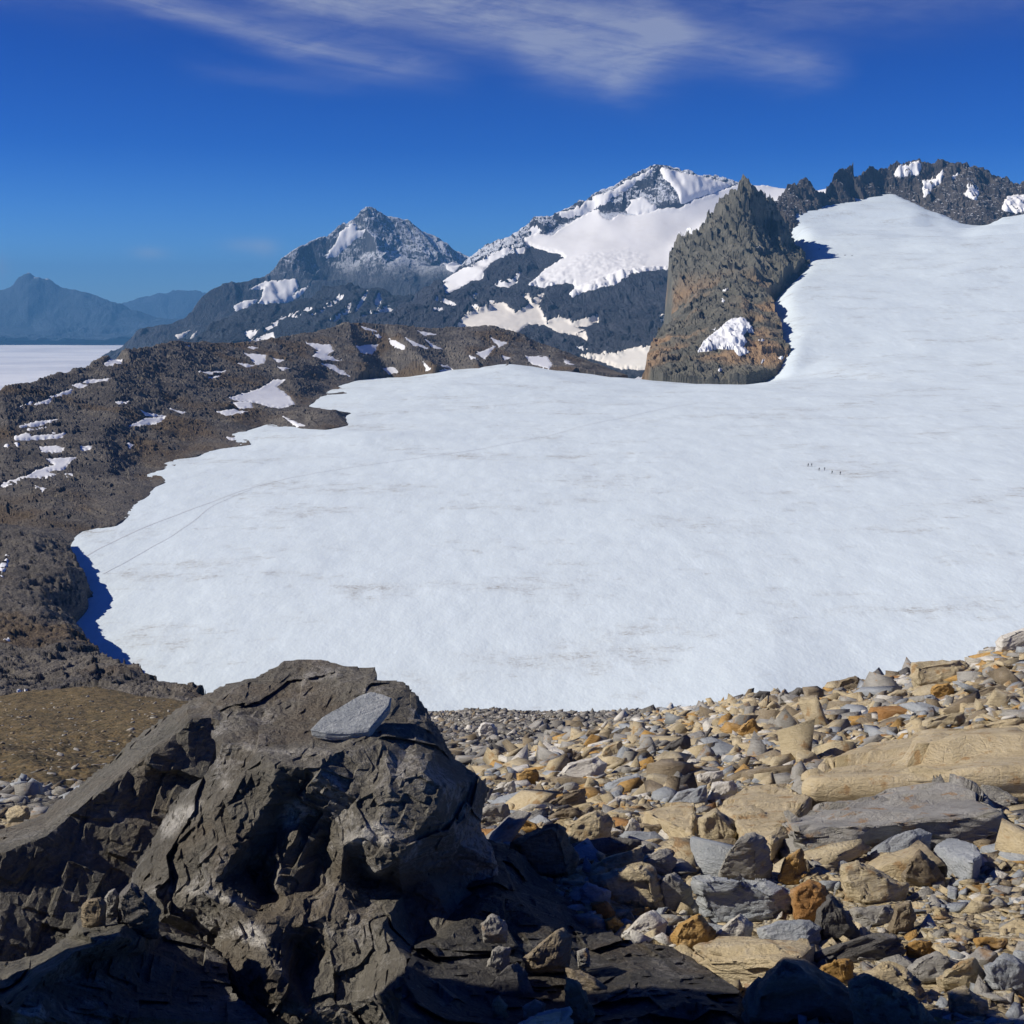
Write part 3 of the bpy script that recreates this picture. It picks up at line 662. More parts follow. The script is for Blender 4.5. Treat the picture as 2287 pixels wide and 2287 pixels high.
bk = [P(1472, 800, 1500)[:2] + (-160,), P(1440, 800, 1300)[:2] + (-130,), P(1400, 800, 1150)[:2] + (-110,), P(1380, 800, 1000)[:2] + (-90,), P(1470, 700, 1800)[:2] + (-180,), P(1400, 800, 1600)[:2] + (-180,), P(1480, 700, 1980)[:2] + (-180,), P(1600, 900, 950)[:2] + (-80,), P(1750, 900, 950)[:2] + (-80,), P(1500, 900, 950)[:2] + (-80,),
      P(1800, 760, 1060)[:2] + (-75,), P(1790, 700, 1220)[:2] + (-50,), P(1780, 650, 1400)[:2] + (-20,), P(1850, 580, 1640)[:2] + (30,), P(1850, 520, 1850)[:2] + (80,), P(1600, 500, 1950)[:2] + (20,), P(1700, 480, 1950)[:2] + (70,)]
for (u, v, d) in Z3((205, 590, 1650), (212, 640, 1600), (225, 740, 1520), (222, 800, 1450), (216, 850, 1400), (213, 890, 1370), (150, 920, 1280), (120, 990, 1150), (100, 1040, 1100)):
    x, y, z = P(u - 8, v, d); bk.append((x, y, z - 80))
L = Land(ct, (0.08, 0.29), (950, 2000), 560, 520, 1, sky=sky_t, drop=1.0, back=0.05, world=bk)
hi = np.clip((L.Z + 30) / 90, 0, 1)
def ad(u, v, d):
    x, y, z = P(u, v, d); return (x / y, math.log(y))
def clip_out(L, poly, under, dep, wid):
    """outside the plan outline (bearing, log distance) the land dives under another surface"""
    f = poly_sd(L.A[None] * np.ones_like(L.Y), np.log(L.Y), poly)
    k = np.clip(-f / wid, 0, 1)
    L.Z = np.where(f < 0, np.minimum(L.Z, under) * (1 - k) + (np.minimum(L.Z, under) - dep) * k, L.Z)
clip_out(L, [ad(*q) for q in Z3((90, 1100, 1040), (170, 1140, 1005), (300, 1152, 990), (400, 1160, 985), (500, 1163, 985), (580, 1162, 985), (720, 1132, 1010), (790, 1015, 1085), (760, 960, 1125), (755, 900, 1180), (720, 840, 1250), (715, 780, 1320), (668, 735, 1385), (745, 680, 1460), (830, 610, 1590), (872, 580, 1640), (830, 545, 1700), (800, 510, 1760), (775, 430, 1850))] + [(0.24, math.log(2100)), (0.0, math.log(2100)), (0.0, math.log(1040))], G.at(L.X, L.Y) - 2, 25.0, 0.012)
mountain_noise(L, 6, 90, rib=3, ribsize=22)
wx = L.X + 9 * fbm2(L.X / 40, L.Y / 40, 3); wy = L.Y + 9 * fbm2(L.X / 40 + 5, L.Y / 40, 3)
dia = fbm2((L.X * 0.85 + L.Z0 * 0.55) / 20, (L.Z0 * 0.85 - L.X * 0.55 + 0.3 * L.Y) / 90, 4, 0.5, ridged=True)
L.Z += (2.0 + 15.0 * hi) * (dia - 0.25)
dt = [np.array(d) / np.linalg.norm(d) for d in ((0.62, -0.1, 0.78), (0.75, 0.35, -0.55), (-0.2, 0.93, 0.3))]
L.Z += (0.35 + 0.65 * hi) * (blocks3(L.X, L.Y, L.Z0, (13, 30, 36), 9.0, dt) + blocks3(L.X, L.Y, L.Z0, (5.5, 12, 14), 3.6, dt)) + (0.6 + 0.5 * hi) * (blocks3(L.X, L.Y, L.Z0, (2.2, 5, 6), 1.4, dt) + blocks3(L.X, L.Y, L.Z0, (0.9, 2.1, 2.5), 0.5, dt))
L.build('rock_tower_hill', M['tower'], label='pointed dark rock tower with a rusty brown foot dividing the snow', cat='crag', smooth=False)
thin_out(L.obj, 0.35)
for pg in (Z3((345, 1015), (370, 970), (440, 915), (490, 870), (520, 855), (575, 857), (612, 900), (618, 925), (580, 918), (565, 940), (585, 965), (560, 990), (600, 1020), (545, 1035), (520, 1005), (440, 1000), (390, 1015)),
           Z3((625, 515), (655, 495), (640, 522)), Z3((460, 715), (495, 710), (480, 722)), Z3((415, 905), (435, 897), (428, 910)), Z3((605, 1140), (665, 1115), (670, 1132), (630, 1142)), Z3((640, 958), (672, 958), (660, 966)), Z3((440, 1102), (462, 1102), (452, 1112)), Z3((645, 1062), (672, 1050), (660, 1068)),
           Z3((458, 760), (478, 765), (468, 782)), Z3((735, 1045), (765, 1042), (750, 1055))):
    snow_on(L, pg, 3.0, M['snow'], 3, 2.5)
snow_on(L, Z3((240, 420), (330, 412), (320, 440), (262, 452)), 4.0, M['snow'], 3, 6)
LTW = L

# ------------------------------------------------------------------ crest at the right
sky_c = Z3((690, 300, 2150), (710, 275, 2180), (750, 252, 2200), (780, 233, 2220), (800, 232, 2225), (818, 252, 2230), (840, 212, 2240), (870, 202, 2245), (895, 215, 2250), (908, 243, 2255), (925, 240, 2260), (945, 230, 2262), (960, 250, 2270), (985, 225, 2300), (1000, 200, 2320), (1012, 168, 2340), (1040, 138, 2360), (1100, 125, 2380), (1180, 130, 2400), (1240, 134, 2420), (1290, 130, 2430), (1330, 106, 2440), (1380, 97, 2450), (1420, 90, 2450), (1450, 96, 2450), (1474, 112, 2450), (1490, 122, 2450), (1540, 104, 2450), (1580, 108, 2450), (1620, 112, 2450), (1650, 128, 2450), (1666, 150, 2450), (1720, 144, 2450), (1760, 155, 2450), (1800, 175, 2450), (1840, 186, 2450), (1870, 206, 2450), (1932, 205, 2450), (2000, 225, 2450), (2100, 235, 2450))
ct = Z3((720, 330, 2110), (780, 380, 2090), (830, 415, 2060), (870, 380, 2110), (905, 345, 2150), (930, 300, 2210), (960, 282, 2260), (985, 275, 2300), (1080, 266, 2350), (1110, 232, 2380), (1220, 228, 2400), (1300, 252, 2380), (1390, 292, 2340), (1470, 332, 2290), (1560, 362, 2230), (1640, 396, 2180), (1720, 406, 2160), (1800, 382, 2200), (1845, 352, 2240), (1870, 318, 2290), (1932, 300, 2330), (2050, 290, 2350),
        (1100, 190, 2365), (1250, 190, 2405), (1400, 220, 2390), (1500, 220, 2380), (1500, 170, 2420), (1600, 250, 2320), (1580, 180, 2400), (1700, 250, 2330), (1720, 330, 2230), (1800, 280, 2320), (1650, 320, 2250))
un = [P(1400 + x * 0.459, 320 + y * 0.459 + 12, d)[:2] + (P(1400 + x * 0.459, 320 + y * 0.459 + 12, d)[2] - 25,) for x, y, d in
      ((720, 400, 1960), (830, 440, 1980), (930, 360, 2080), (980, 300, 2200), (1080, 290, 2260), (1200, 270, 2290), (1300, 290, 2270), (1400, 330, 2220), (1500, 380, 2150), (1600, 420, 2080), (1720, 440, 2060), (1850, 400, 2120), (1950, 350, 2200), (2050, 330, 2220))]
L = Land(ct, (0.2, 0.53), (1950, 2720), 560, 300, 0, sky=sky_c, drop=0.6, back=0.06, world=un)
mountain_noise(L, 9, 90, rib=7, ribsize=26)
L.Z += blocks3(L.X, L.Y, L.Z0, (14, 24, 34), 6.5) + blocks3(L.X, L.Y, L.Z0, (5, 9, 12), 2.6) + blocks3(L.X, L.Y, L.Z0, (2, 4, 5), 1.3)
L.build('crest_hill', M['crest'], label='jagged dark rock crest with snowy ledges above the snow slope', cat='crag', smooth=False)
thin_out(L.obj, 0.4)
snow_on(L, Z3((1295, 150), (1330, 110), (1420, 93), (1440, 120), (1420, 150), (1360, 165), (1310, 160)), 4, M['snow_hi'], 3, 6)
snow_on(L, Z3((1440, 190), (1500, 170), (1540, 130), (1530, 180), (1480, 240), (1445, 260)), 4, M['snow_hi'], 3, 6)
snow_on(L, Z3((1640, 240), (1680, 180), (1720, 230), (1700, 270), (1660, 270)), 4, M['snow_hi'], 3, 6)
snow_on(L, Z3((1560, 175), (1610, 150), (1600, 175)), 4, M['snow_hi'], 3, 3)
snow_on(L, Z3((1820, 320), (1850, 260), (1932, 255), (2050, 260), (2050, 330), (1870, 340)), 5, M['snow_hi'], 3, 4)

# ------------------------------------------------------------------ rocky ridge left of the glacier
shore = Z1((410, 1880), (440, 1855), (530, 1840), (620, 1825), (690, 1780), (740, 1745), (720, 1715), (810, 1660), (830, 1620), (900, 1590), (870, 1555), (800, 1545), (900, 1512), (960, 1500), (930, 1470), (1060, 1450), (1170, 1410), (1260, 1400), (1350, 1385), (1330, 1310), (1420, 1280), (1500, 1290), (1640, 1300), (1750, 1305), (1880, 1280), (1900, 1215), (1740, 1195), (1660, 1180), (1750, 1120), (1890, 1105), (1820, 1070)) + \
        Z2((220, 1235), (420, 1215), (600, 1210), (740, 1165), (900, 1165), (1030, 1155), (1060, 1135), (1150, 1140), (1280, 1170), (1390, 1180), (1420, 1160), (1640, 1192))
def on_glacier(u, v):
    """forward distance at which the ray through u, v meets the glacier"""
    lo, hi_ = 215.0, 1600.0
    x, y, z = P(u, v, 1.0)
    ds = np.linspace(lo, hi_, 900)
    zz = CAMZ + (z - CAMZ) * ds
    g = G.at(x * ds, ds)
    k = np.argmax(zz < g)
    cap = float(np.interp(v, [800, 815, 835, 850, 866, 885, 920, 960, 1000, 1100, 1600], [1080, 1060, 1010, 955, 895, 830, 735, 655, 590, 475, 245]))
    if k > 0: return float(min(ds[k], cap * 1.06))
    return cap
ct = []; und = []
for (u, v) in shore:
    d = on_glacier(u, v); ct.append((u, v, d))
for (u, v), w in zip(shore, range(len(shore))):
    d = on_glacier(u, v)
    if w % 2 == 0:
        x, y, z = P(u, v, d); und.append((x * 1.0 + 0.035 * d, y * 0.965, z - 5.0))
sk = Z1((-250, 1180, 500), (-120, 1140, 530), (0, 1100, 560), (60, 1072, 575), (120, 1060, 585), (180, 1047, 600), (220, 1032, 605), (290, 1015, 620), (360, 1000, 640), (430, 985, 655), (470, 975, 665), (485, 950, 675), (500, 940, 680), (580, 910, 700), (680, 872, 730), (800, 857, 760), (880, 840, 780), (950, 826, 800), (1090, 832, 830), (1180, 838, 850), (1250, 842, 870), (1380, 828, 890), (1480, 815, 910), (1600, 795, 930), (1690, 778, 945), (1715, 770, 950), (1760, 758, 955)) + \
     Z2((40, 955, 960), (120, 935, 970), (200, 920, 980), (300, 925, 985), (400, 930, 990), (480, 936, 1000), (560, 941, 1005), (700, 946, 1020), (800, 940, 1030), (870, 936, 1040), (980, 941, 1050), (1080, 966, 1065), (1130, 985, 1075), (1180, 1010, 1085), (1280, 1046, 1100), (1420, 1091, 1120), (1540, 1132, 1130), (1640, 1172, 1130), (1720, 1200, 1120))
ct += Z1((-250, 1700, 390), (-100, 1620, 400), (0, 1560, 415), (100, 1500, 435), (200, 1420, 465), (60, 1350, 480), (250, 1300, 510), (150, 1200, 530), (400, 1250, 540), (350, 1120, 590), (550, 1350, 500), (600, 1550, 425), (500, 1650, 405), (300, 1700, 395), (150, 1750, 385), (0, 1720, 390), (650, 1200, 570), (800, 1300, 540), (900, 1180, 600), (620, 1060, 640), (850, 1000, 690), (1000, 1100, 650), (1100, 1300, 560), (1150, 950, 760), (1250, 1080, 700), (1350, 1150, 690), (1450, 1000, 780), (1450, 1230, 640), (1650, 1240, 650), (1600, 1120, 740), (1560, 1030, 800), (1300, 900, 830), (1500, 890, 860), (1680, 960, 850), (1750, 1030, 800), (1780, 900, 890), (1700, 850, 910), (700, 950, 700), (1030, 1000, 720), (1000, 1420, 505), (750, 1480, 450),
         (0, 1880, 372), (200, 1850, 375), (300, 1900, 372), (370, 1900, 372), (-150, 1880, 370)) + \
      Z2((200, 1020, 930), (100, 1100, 870), (350, 1100, 890), (550, 1080, 920), (700, 1050, 960), (850, 1090, 940), (900, 1000, 1010), (1050, 1060, 1020), (1200, 1090, 1040), (1350, 1130, 1070), (450, 1180, 870), (650, 1150, 910), (300, 1190, 860))
_sh = sorted([(u, v, on_glacier(u, v)) for u, v in shore] + [(-300, 1230, 372), (0, 1215, 374), (100, 1208, 376)])
_su = np.array([q[0] for q in _sh])
def shore_at(u, v=None):
    k_ = np.abs(_su - u) < 34
    if k_.any():
        js = list(np.where(k_)[0])
        if v is None: j = min(js, key=lambda i: _sh[i][1])
        else:
            js2 = [i for i in js if _sh[i][1] > v + 3] or js
            j = min(js2, key=lambda i: _sh[i][1])
        return _sh[j][1], _sh[j][2]
    return float(np.interp(u, _su, [q[1] for q in _sh])), float(np.interp(u, _su, [q[2] for q in _sh]))
sk = [(u, v, float(np.interp(u, [-300, 0, 200, 400, 600, 720, 900, 1060, 1180, 1290, 1404], [520, 570, 680, 830, 970, 1070, 1130, 1180, 1200, 1200, 1190]))) for u, v, d in sk]
def mid_d(u, v):
    vs_, ds_ = shore_at(u, v); vk = float(np.interp(u, [q[0] for q in sk], [q[1] for q in sk])); dk = float(np.interp(u, [q[0] for q in sk], [q[2] for q in sk]))
    t = min(max((vs_ - v) / max(vs_ - vk, 1), 0.02), 0.98)
    return ds_ * (dk / ds_) ** t
ct = ct[:len(shore)] + [(u, v, mid_d(u, v)) for u, v, d in ct[len(shore):] if v < shore_at(u, v)[0] - 5]
isl = [P(u, v, on_glacier(u, v) + 4)[:2] + (P(u, v, on_glacier(u, v))[2] + h,) for (u, v), h in zip(Z1((1700, 1255), (1800, 1250), (1620, 1250), (1560, 1275)), (4.5, 4, 3.5, 2.5))]
L = Land(ct, (-0.52, 0.115), (352, 1420), 680, 460, 2, sky=sk, drop=0.35, back=0.08, world=und + isl)
g = G.at(L.X, L.Y)
clip_out(L, [ad(u, v, on_glacier(u, v)) for u, v in shore] + [ad(1404, 830, 1200), (0.1, math.log(1500)), (-0.6, math.log(1500)), (-0.6, math.log(330)), (-0.40, math.log(340)), ad(160, 1210, 355)], g, 6.0, 0.012)
above = np.clip((L.Z - g + 2.0) / 6, 0.25, 1)
pz1 = [[(560, 950), (600, 925), (655, 930), (650, 950), (580, 960)], [(445, 1052), (480, 1035), (600, 1035), (520, 1052)], [(390, 1064), (430, 1056), (480, 1068), (430, 1077)], [(270, 1127), (390, 1088), (380, 1107), (300, 1128)],
       [(185, 1168), (280, 1138), (262, 1162), (200, 1172)], [(105, 1184), (170, 1158), (162, 1176)], [(630, 1155), (712, 1158), (640, 1170)], [(100, 1282), (200, 1263), (305, 1256), (200, 1284), (110, 1290)], [(150, 1298), (250, 1294), (160, 1308)],
       [(80, 1345), (150, 1322), (172, 1338), (260, 1332), (337, 1328), (330, 1347), (240, 1353), (90, 1360)], [(215, 1400), (300, 1393), (347, 1410), (330, 1427), (230, 1427)], [(435, 1398), (492, 1396), (492, 1413), (440, 1416)],
       [(140, 1557), (200, 1525), (290, 1500), (248, 1474), (402, 1464), (340, 1522), (262, 1530), (307, 1546), (250, 1560)], [(0, 1612), (30, 1588), (132, 1563), (100, 1592), (20, 1615)], [(355, 1544), (412, 1543), (412, 1558), (360, 1558)], [(185, 1613), (292, 1630), (230, 1642)],
       [(1655, 845), (1780, 853), (1792, 880), (1762, 900), (1832, 922), (1740, 922), (1690, 905), (1718, 880)], [(1322, 898), (1432, 905), (1422, 942), (1380, 947), (1350, 920)], [(1290, 948), (1372, 955), (1330, 965)], [(1080, 993), (1212, 994), (1130, 1006)], [(1128, 1024), (1192, 1016), (1160, 1030)],
       [(760, 1208), (882, 1230), (790, 1230)], [(700, 1282), (790, 1245), (892, 1238), (850, 1272), (740, 1287)], [(920, 1193), (1002, 1210), (980, 1217)], [(1250, 1130), (1400, 1090), (1480, 1048), (1532, 1048), (1490, 1080), (1560, 1130), (1582, 1162), (1500, 1177), (1380, 1152), (1290, 1142)], [(1258, 1160), (1350, 1154), (1362, 1187), (1290, 1192)],
       [(1175, 1207), (1260, 1198), (1332, 1210), (1220, 1227)], [(1530, 1238), (1642, 1280), (1600, 1288)],        [(1010, 850), (1030, 846), (1020, 853)], [(1340, 858), (1390, 860), (1360, 868)], [(1470, 920), (1530, 930), (1500, 938)], [(690, 1380), (720, 1390), (700, 1405)], [(1500, 965), (1560, 972), (1520, 980)], [(20, 1390), (50, 1385), (40, 1400)], [(80, 1375), (105, 1380), (95, 1400)], [(1220, 1345), (1300, 1350), (1240, 1362)], [(1740, 955), (1800, 960), (1880, 1010), (1840, 1005)]]
pz2 = [[(235, 1050), (347, 1043), (312, 1087), (260, 1082)], [(410, 1020), (440, 1020), (492, 1045), (482, 1062), (430, 1047)], [(500, 1008), (612, 1055), (540, 1042)], [(558, 963), (655, 983), (600, 988)], [(610, 1023), (688, 1060), (650, 1058)], [(1150, 1108), (1200, 1105), (1262, 1110), (1282, 1140), (1270, 1167), (1180, 1142)], [(880, 1087), (982, 1048), (922, 1112)], [(960, 1008), (1042, 1030), (1000, 1047)], [(1350, 1118), (1412, 1147), (1360, 1142)], [(250, 938), (342, 965), (280, 957)], [(840, 1100), (880, 1110), (850, 1118)], [(1020, 1100), (1060, 1112), (1030, 1120)], [(590, 1130), (640, 1170), (610, 1175)], [(380, 1170), (430, 1165), (450, 1185), (410, 1195)], [(690, 1150), (750, 1165), (700, 1180)], [(330, 980), (362, 992), (350, 1000)]]
RIDGEP = []
for pg in [Z1(*q) for q in pz1] + [Z2(*q) for q in pz2]:
    cu_ = sum(q[0] for q in pg) / len(pg); cv_ = sum(q[1] for q in pg) / len(pg)
    RIDGEP.append([(cu_ + (q[0] - cu_) * 1.06, cv_ + (q[1] - cv_) * 1.2) for q in pg])
pm = patch_mask(L, RIDGEP, 4.0)
wx = L.X + 8 * fbm2(L.X / 30, L.Y / 30, 3); wy = L.Y + 8 * fbm2(L.X / 30 + 9, L.Y / 30, 3)
dr_ = [np.array(d) / np.linalg.norm(d) for d in ((0.16, 0.30, 0.94), (0.90, -0.35, 0.0), (0.30, 0.92, -0.2))]
n = 2.2 * fbm2(wx / 50, wy / 50, 3, 0.5, ridged=True) + blocks3(wx, wy, L.Z0, (1.6, 16, 8), 0.9, dr_) + blocks3(wx, wy, L.Z0, (0.7, 6.5, 3.2), 0.36, dr_) + blocks3(wx, wy, L.Z0, (0.35, 2.6, 1.4), 0.2, dr_)
tz = L.Z + 0.10 * L.X + 4 * fbm2(L.X / 55, L.Y / 55, 3)
st = 3.2
led = (tz / st - np.floor(tz / st)); led = np.where(led < 0.72, led / 0.72 * 0.35, 0.35 + (led - 0.72) / 0.28 * 0.65)
n += (led - 0.5) * 0.8
Uu, Vv = project(L.X, L.Y, L.Z)
n = n * np.interp(Uu, [1150, 1400], [1.0, 0.35]) - np.interp(Uu, [1180, 1400], [0, 3.0])
n = n * (1 - 0.85 * pm) - 0.35 * pm
fade = np.clip((L.Y - 362) / 40, 0, 1)
L.Z = L.Z + n * above * (0.35 + 0.65 * fade)
L.build('rocky_ridge_terrain', M['ridge'], label='low brown rocky ridge patched with snow along the glacier', cat='ridge', smooth=False)
thin_out(L.obj, 0.4)
LRG = L
for pg in RIDGEP: snow_on(L, pg, 0.55, M['snow'], 3.0, 3.0, smooth=4)

# ------------------------------------------------------------------ dark slope beside the glacier
rim = Z4((-200, 60, 372), (0, 150, 374), (250, 180, 376), (370, 200, 376), (420, 290, 366), (470, 420, 345), (520, 500, 332), (560, 620, 321), (552, 660, 315), (520, 710, 306), (435, 755, 296))
ct = [(u, v, d) for u, v, d in rim]
ct += Z4((430, 765, 292), (480, 830, 275), (540, 900, 258), (562, 955, 244))
sk = Z4((575, 970, 234), (600, 985, 226), (690, 1010, 212), (780, 1030, 202), (880, 1060, 190), (910, 1090, 184), (1050, 1165, 170), (1250, 1240, 156), (1400, 1300, 150), (1700, 1400, 142))
ct += Z4((-300, -40, 372), (-200, 350, 330), (0, 300, 345), (200, 350, 340), (350, 420, 338), (-200, 600, 290), (0, 560, 298), (250, 560, 303), (450, 580, 310), (0, 720, 268), (250, 700, 276), (380, 760, 276), (-200, 800, 250), (0, 850, 240), (250, 880, 240), (420, 900, 240), (0, 1000, 205), (250, 1010, 208), (500, 1040, 206), (-200, 1050, 195), (0, 1150, 175), (250, 1130, 180), (550, 1110, 182), (800, 1140, 172), (0, 1240, 152), (300, 1230, 158), (700, 1230, 155), (1000, 1260, 150), (0, 1400, 135), (500, 1380, 138), (1000, 1400, 136), (1300, 1400, 135))
dn0 = [(x + 22, y * 0.99, z - 9) for x, y, z in (P(*q) for q in rim[3:])]
L = Land(ct, (-0.53, -0.14), (130, 384), 340, 340, 2, sky=sk, drop=0.55, back=0.10, world=[P(192, 1322, 318)[:2] + (P(192, 1322, 318)[2] + 0.3,), P(172, 1310, 315)[:2] + (P(172, 1310, 315)[2] + 0.6,), P(150, 1285, 318)[:2] + (P(150, 1285, 318)[2] + 1.0,), P(170, 1350, 305)[:2] + (P(170, 1350, 305)[2] + 0.3,)])
clip_out(L, [ad(*q) for q in rim] + [ad(*q) for q in Z4((700, 1010, 196), (1000, 1100, 168), (1300, 1240, 150), (1700, 1400, 138))] + [(-0.12, math.log(120)), (-0.6, math.log(120)), (-0.6, math.log(400)), (-0.42, math.log(400))], G.at(L.X, np.maximum(L.Y, 206)), 12.0, 0.03)
wx = L.X + 4 * fbm2(L.X / 16, L.Y / 16, 3); wy = L.Y + 4 * fbm2(L.X / 16 + 9, L.Y / 16, 3)
edge = np.clip((384 - L.Y) / 30, 0, 1)
L.Z += edge * (1.6 * fbm2(wx / 22, wy / 22, 5, 0.55, ridged=True) + blocks3(wx, wy, L.Z0, (1.0, 5, 3.5), 0.8, dr_) + blocks3(wx, wy, L.Z0, (0.4, 1.8, 1.4), 0.4, dr_)) - (1 - edge) * 4
L.build('dark_slope_terrain', M['ridge'], label='dark gravelly slope dropping to the glacier edge', cat='slope', smooth=False)
LDS = L
for q in ([(0, 430), (55, 415), (40, 480), (0, 505)], [(20, 908), (62, 905), (60, 918), (25, 920)], [(75, 1228), (160, 1212), (172, 1222), (90, 1240)], [(935, 1130), (960, 1140), (945, 1148)], [(0, 935), (40, 940), (0, 948)], [(30, 390), (55, 388), (50, 400)], [(0, 520), (20, 518), (15, 530)]):
    snow_on(L, Z4(*q), 0.5, M['snow'], 2.5, 2.5, smooth=4)
# ------------------------------------------------------------------ near ground: scree, moraine, brown hill
ct = [(300, 2400, 4.4), (1100, 2400, 3.0), (1900, 2400, 2.7), (2500, 2400, 2.75), (-200, 2400, 4.4),
      (1060, 2287, 3.6), (1250, 2287, 3.5), (1500, 2287, 3.45), (1900, 2287, 3.3), (2300, 2287, 3.3), (-100, 2287, 5.0), (500, 2287, 5.2), (750, 2287, 4.6), (-300, 2250, 5.0),
      (1050, 2080, 4.0), (1200, 2100, 4.2), (1400, 2110, 4.3), (1640, 2210, 3.85), (1650, 2100, 4.35), (2000, 2100, 4.4), (2350, 2080, 4.4), (600, 2100, 5.6), (-100, 2050, 7.0), (200, 2150, 6.2),
      (1000, 1950, 5.3), (1300, 1950, 5.2), (1700, 1950, 5.7), (2100, 1930, 5.7), (2400, 1900, 5.8), (500, 1900, 8.2), (0, 1880, 9.0), (-200, 1860, 9.0),
      (1000, 1820, 8.0), (1350, 1820, 7.8), (1700, 1810, 7.7), (2050, 1790, 7.7), (2400, 1760, 7.6), (600, 1800, 9.5), (200, 1830, 10.0), (0, 1810, 10.5),
      (1050, 1740, 12), (1300, 1730, 11.5), (1600, 1720, 10.8), (2000, 1690, 10.6), (2400, 1650, 10.2),
      (1080, 1690, 20), (1300, 1670, 17), (1600, 1650, 15.2), (1900, 1620, 14.4), (2200, 1570, 14), (2400, 1540, 13.5),
      (1200, 1650, 30), (1450, 1620, 25), (1700, 1590, 20), (1950, 1555, 18.5), (2200, 1510, 17.5),
      (1000, 1660, 40), (1100, 1632, 55), (1300, 1615, 52), (1500, 1590, 44), (950, 1640, 55), (1250, 1600, 75), (1000, 1610, 80),
      (100, 1770, 14), (-100, 1770, 14), (300, 1760, 15), (0, 1725, 26), (200, 1710, 30), (400, 1700, 32), (-200, 1720, 26), (700, 1700, 25), (700, 1640, 55),
      (0, 1660, 55), (200, 1640, 66), (400, 1620, 75), (-200, 1660, 55), (0, 1600, 88), (200, 1585, 100), (380, 1590, 96)]
sk = [(950, 1588, 112), (1000, 1586, 112), (1060, 1584, 112), (1120, 1583, 112), (1200, 1590, 112), (1280, 1592, 110), (1360, 1587, 106), (1440, 1584, 98), (1500, 1586, 88), (1560, 1582, 70),
      (1590, 1572, 45), (1640, 1562, 36), (1700, 1552, 30), (1740, 1545, 28), (1780, 1545, 27), (1850, 1545, 25.5), (1890, 1532, 25), (1945, 1520, 24), (2010, 1505, 23), (2070, 1490, 22.5), (2160, 1478, 22), (2200, 1465, 21.5), (2287, 1440, 21), (2400, 1410, 20.5), (2600, 1370, 20),
      (860, 1592, 114), (760, 1595, 116), (650, 1590, 118), (560, 1580, 118), (500, 1573, 118), (431, 1566, 118), (370, 1556, 121), (308, 1549, 124), (250, 1535, 128), (203, 1529, 130), (130, 1533, 130), (58, 1540, 129), (0, 1553, 127), (-100, 1570, 124), (-250, 1590, 120)]
N = Land(ct, (-0.60, 0.60), (1.7, 165), 500, 450, 3, sky=sk, drop=0.75, back=0.16, world=[(a_ * d_, d_, z_) for d_, z_ in ((150, -85), (170, -98)) for a_ in np.linspace(-0.6, 0.3, 10)] + [(a_ * d_, d_, z_) for d_, z_ in ((36, -19), (60, -33), (100, -58), (150, -85), (170, -98)) for a_ in (0.34, 0.42, 0.5, 0.6)] + [(a_ * d_, d_, z_) for d_, z_ in ((70, -36), (100, -56)) for a_ in (0.24, 0.28)])
N.Zs = N.Z.copy()
k = np.clip(N.Y / 30, 0.06, 1.3)
N.Z += 0.55 * k * fbm2(N.X / (6 * k + 1), N.Y / (6 * k + 1), 4) * 0.6
N.Z += 0.035 * facet2(N.X / 0.22, N.Y / 0.2) * np.clip(1.3 - N.Y / 40, 0, 1) + 0.12 * facet2(N.X / 0.9, N.Y / 0.8) * np.clip((N.Y - 10) / 20, 0, 1)

def ground_mat(name, cols, unit, bdist, cell=None, bstr=0.9):
    m, b = new_mat(name); p, n = wpos()
    v1 = voro(scaled(p, (1, 1, 1)), 1 / unit); v2 = voro(scaled(p, (1, 1, 1)), 3.3 / unit)
    n1 = noise(p, 0.35 / unit, 5, 0.65); n2 = noise(p, 6 / unit, 4, 0.7)
    cs = S.nt.nodes.new('ShaderNodeSeparateColor'); link(v1.outputs['Color'], cs.inputs[0])
    cs2 = S.nt.nodes.new('ShaderNodeSeparateColor'); link(v2.outputs['Color'], cs2.inputs[0])
    c = ramp(n1 * 0.35 + S(cs.outputs[0]) * 0.25 + S(cs2.outputs[1]) * 0.22 + n2 * 0.18, cols)
    link(c, b.inputs['Base Color'])
    h = (S(v1.outputs['Distance']) * -1.0) + S(v2.outputs['Distance']) * -0.5 + n2 * 0.3 + S(cs.outputs[1]) * 0.5
    link(bump(h, bstr, bdist), b.inputs['Normal'])
    return m
M['scree'] = ground_mat('scree_gravel', [(0.25, (0.156, 0.124, 0.072)), (0.42, (0.312, 0.247, 0.143)), (0.55, (0.442, 0.377, 0.247)), (0.72, (0.468, 0.442, 0.377))], 0.09, 0.05)
M['moraine'] = ground_mat('moraine_rubble', [(0.25, (0.091, 0.085, 0.074)), (0.5, (0.195, 0.182, 0.156)), (0.75, (0.351, 0.332, 0.293))], 0.55, 0.4)
M['turf'] = ground_mat('brown_turf', [(0.28, (0.061, 0.049, 0.027)), (0.45, (0.117, 0.094, 0.051)), (0.58, (0.155, 0.108, 0.049)), (0.74, (0.197, 0.159, 0.098))], 0.7, 0.25, bstr=0.6)
N.build('scree_terrain', M['scree'], label='steep ground of scree, rubble and brown turf falling to the glacier', cat='ground', smooth=False)
for q in ('moraine', 'turf'): N.obj.data.materials.append(M[q])
um = N.U + 70 * fbm2(N.X / 5, N.Y / 5, 3)
lgy = np.log(N.Y)
left = (N.U < 640) & (N.Y > 13)
mor = (~left) & (lgy > np.interp(N.U, [640, 900, 1080, 1250, 1400, 1560, 2300], [math.log(11), math.log(11), math.log(17), math.log(27), math.log(40), math.log(48), math.log(60)]) + 0.25 * fbm2(N.X / 4, N.Y / 4, 3))
turf = left & (N.Y > 22 + 5 * fbm2(N.X / 6, N.Y / 6, 3))
idx = np.where(turf, 2, np.where(mor | left, 1, 0))
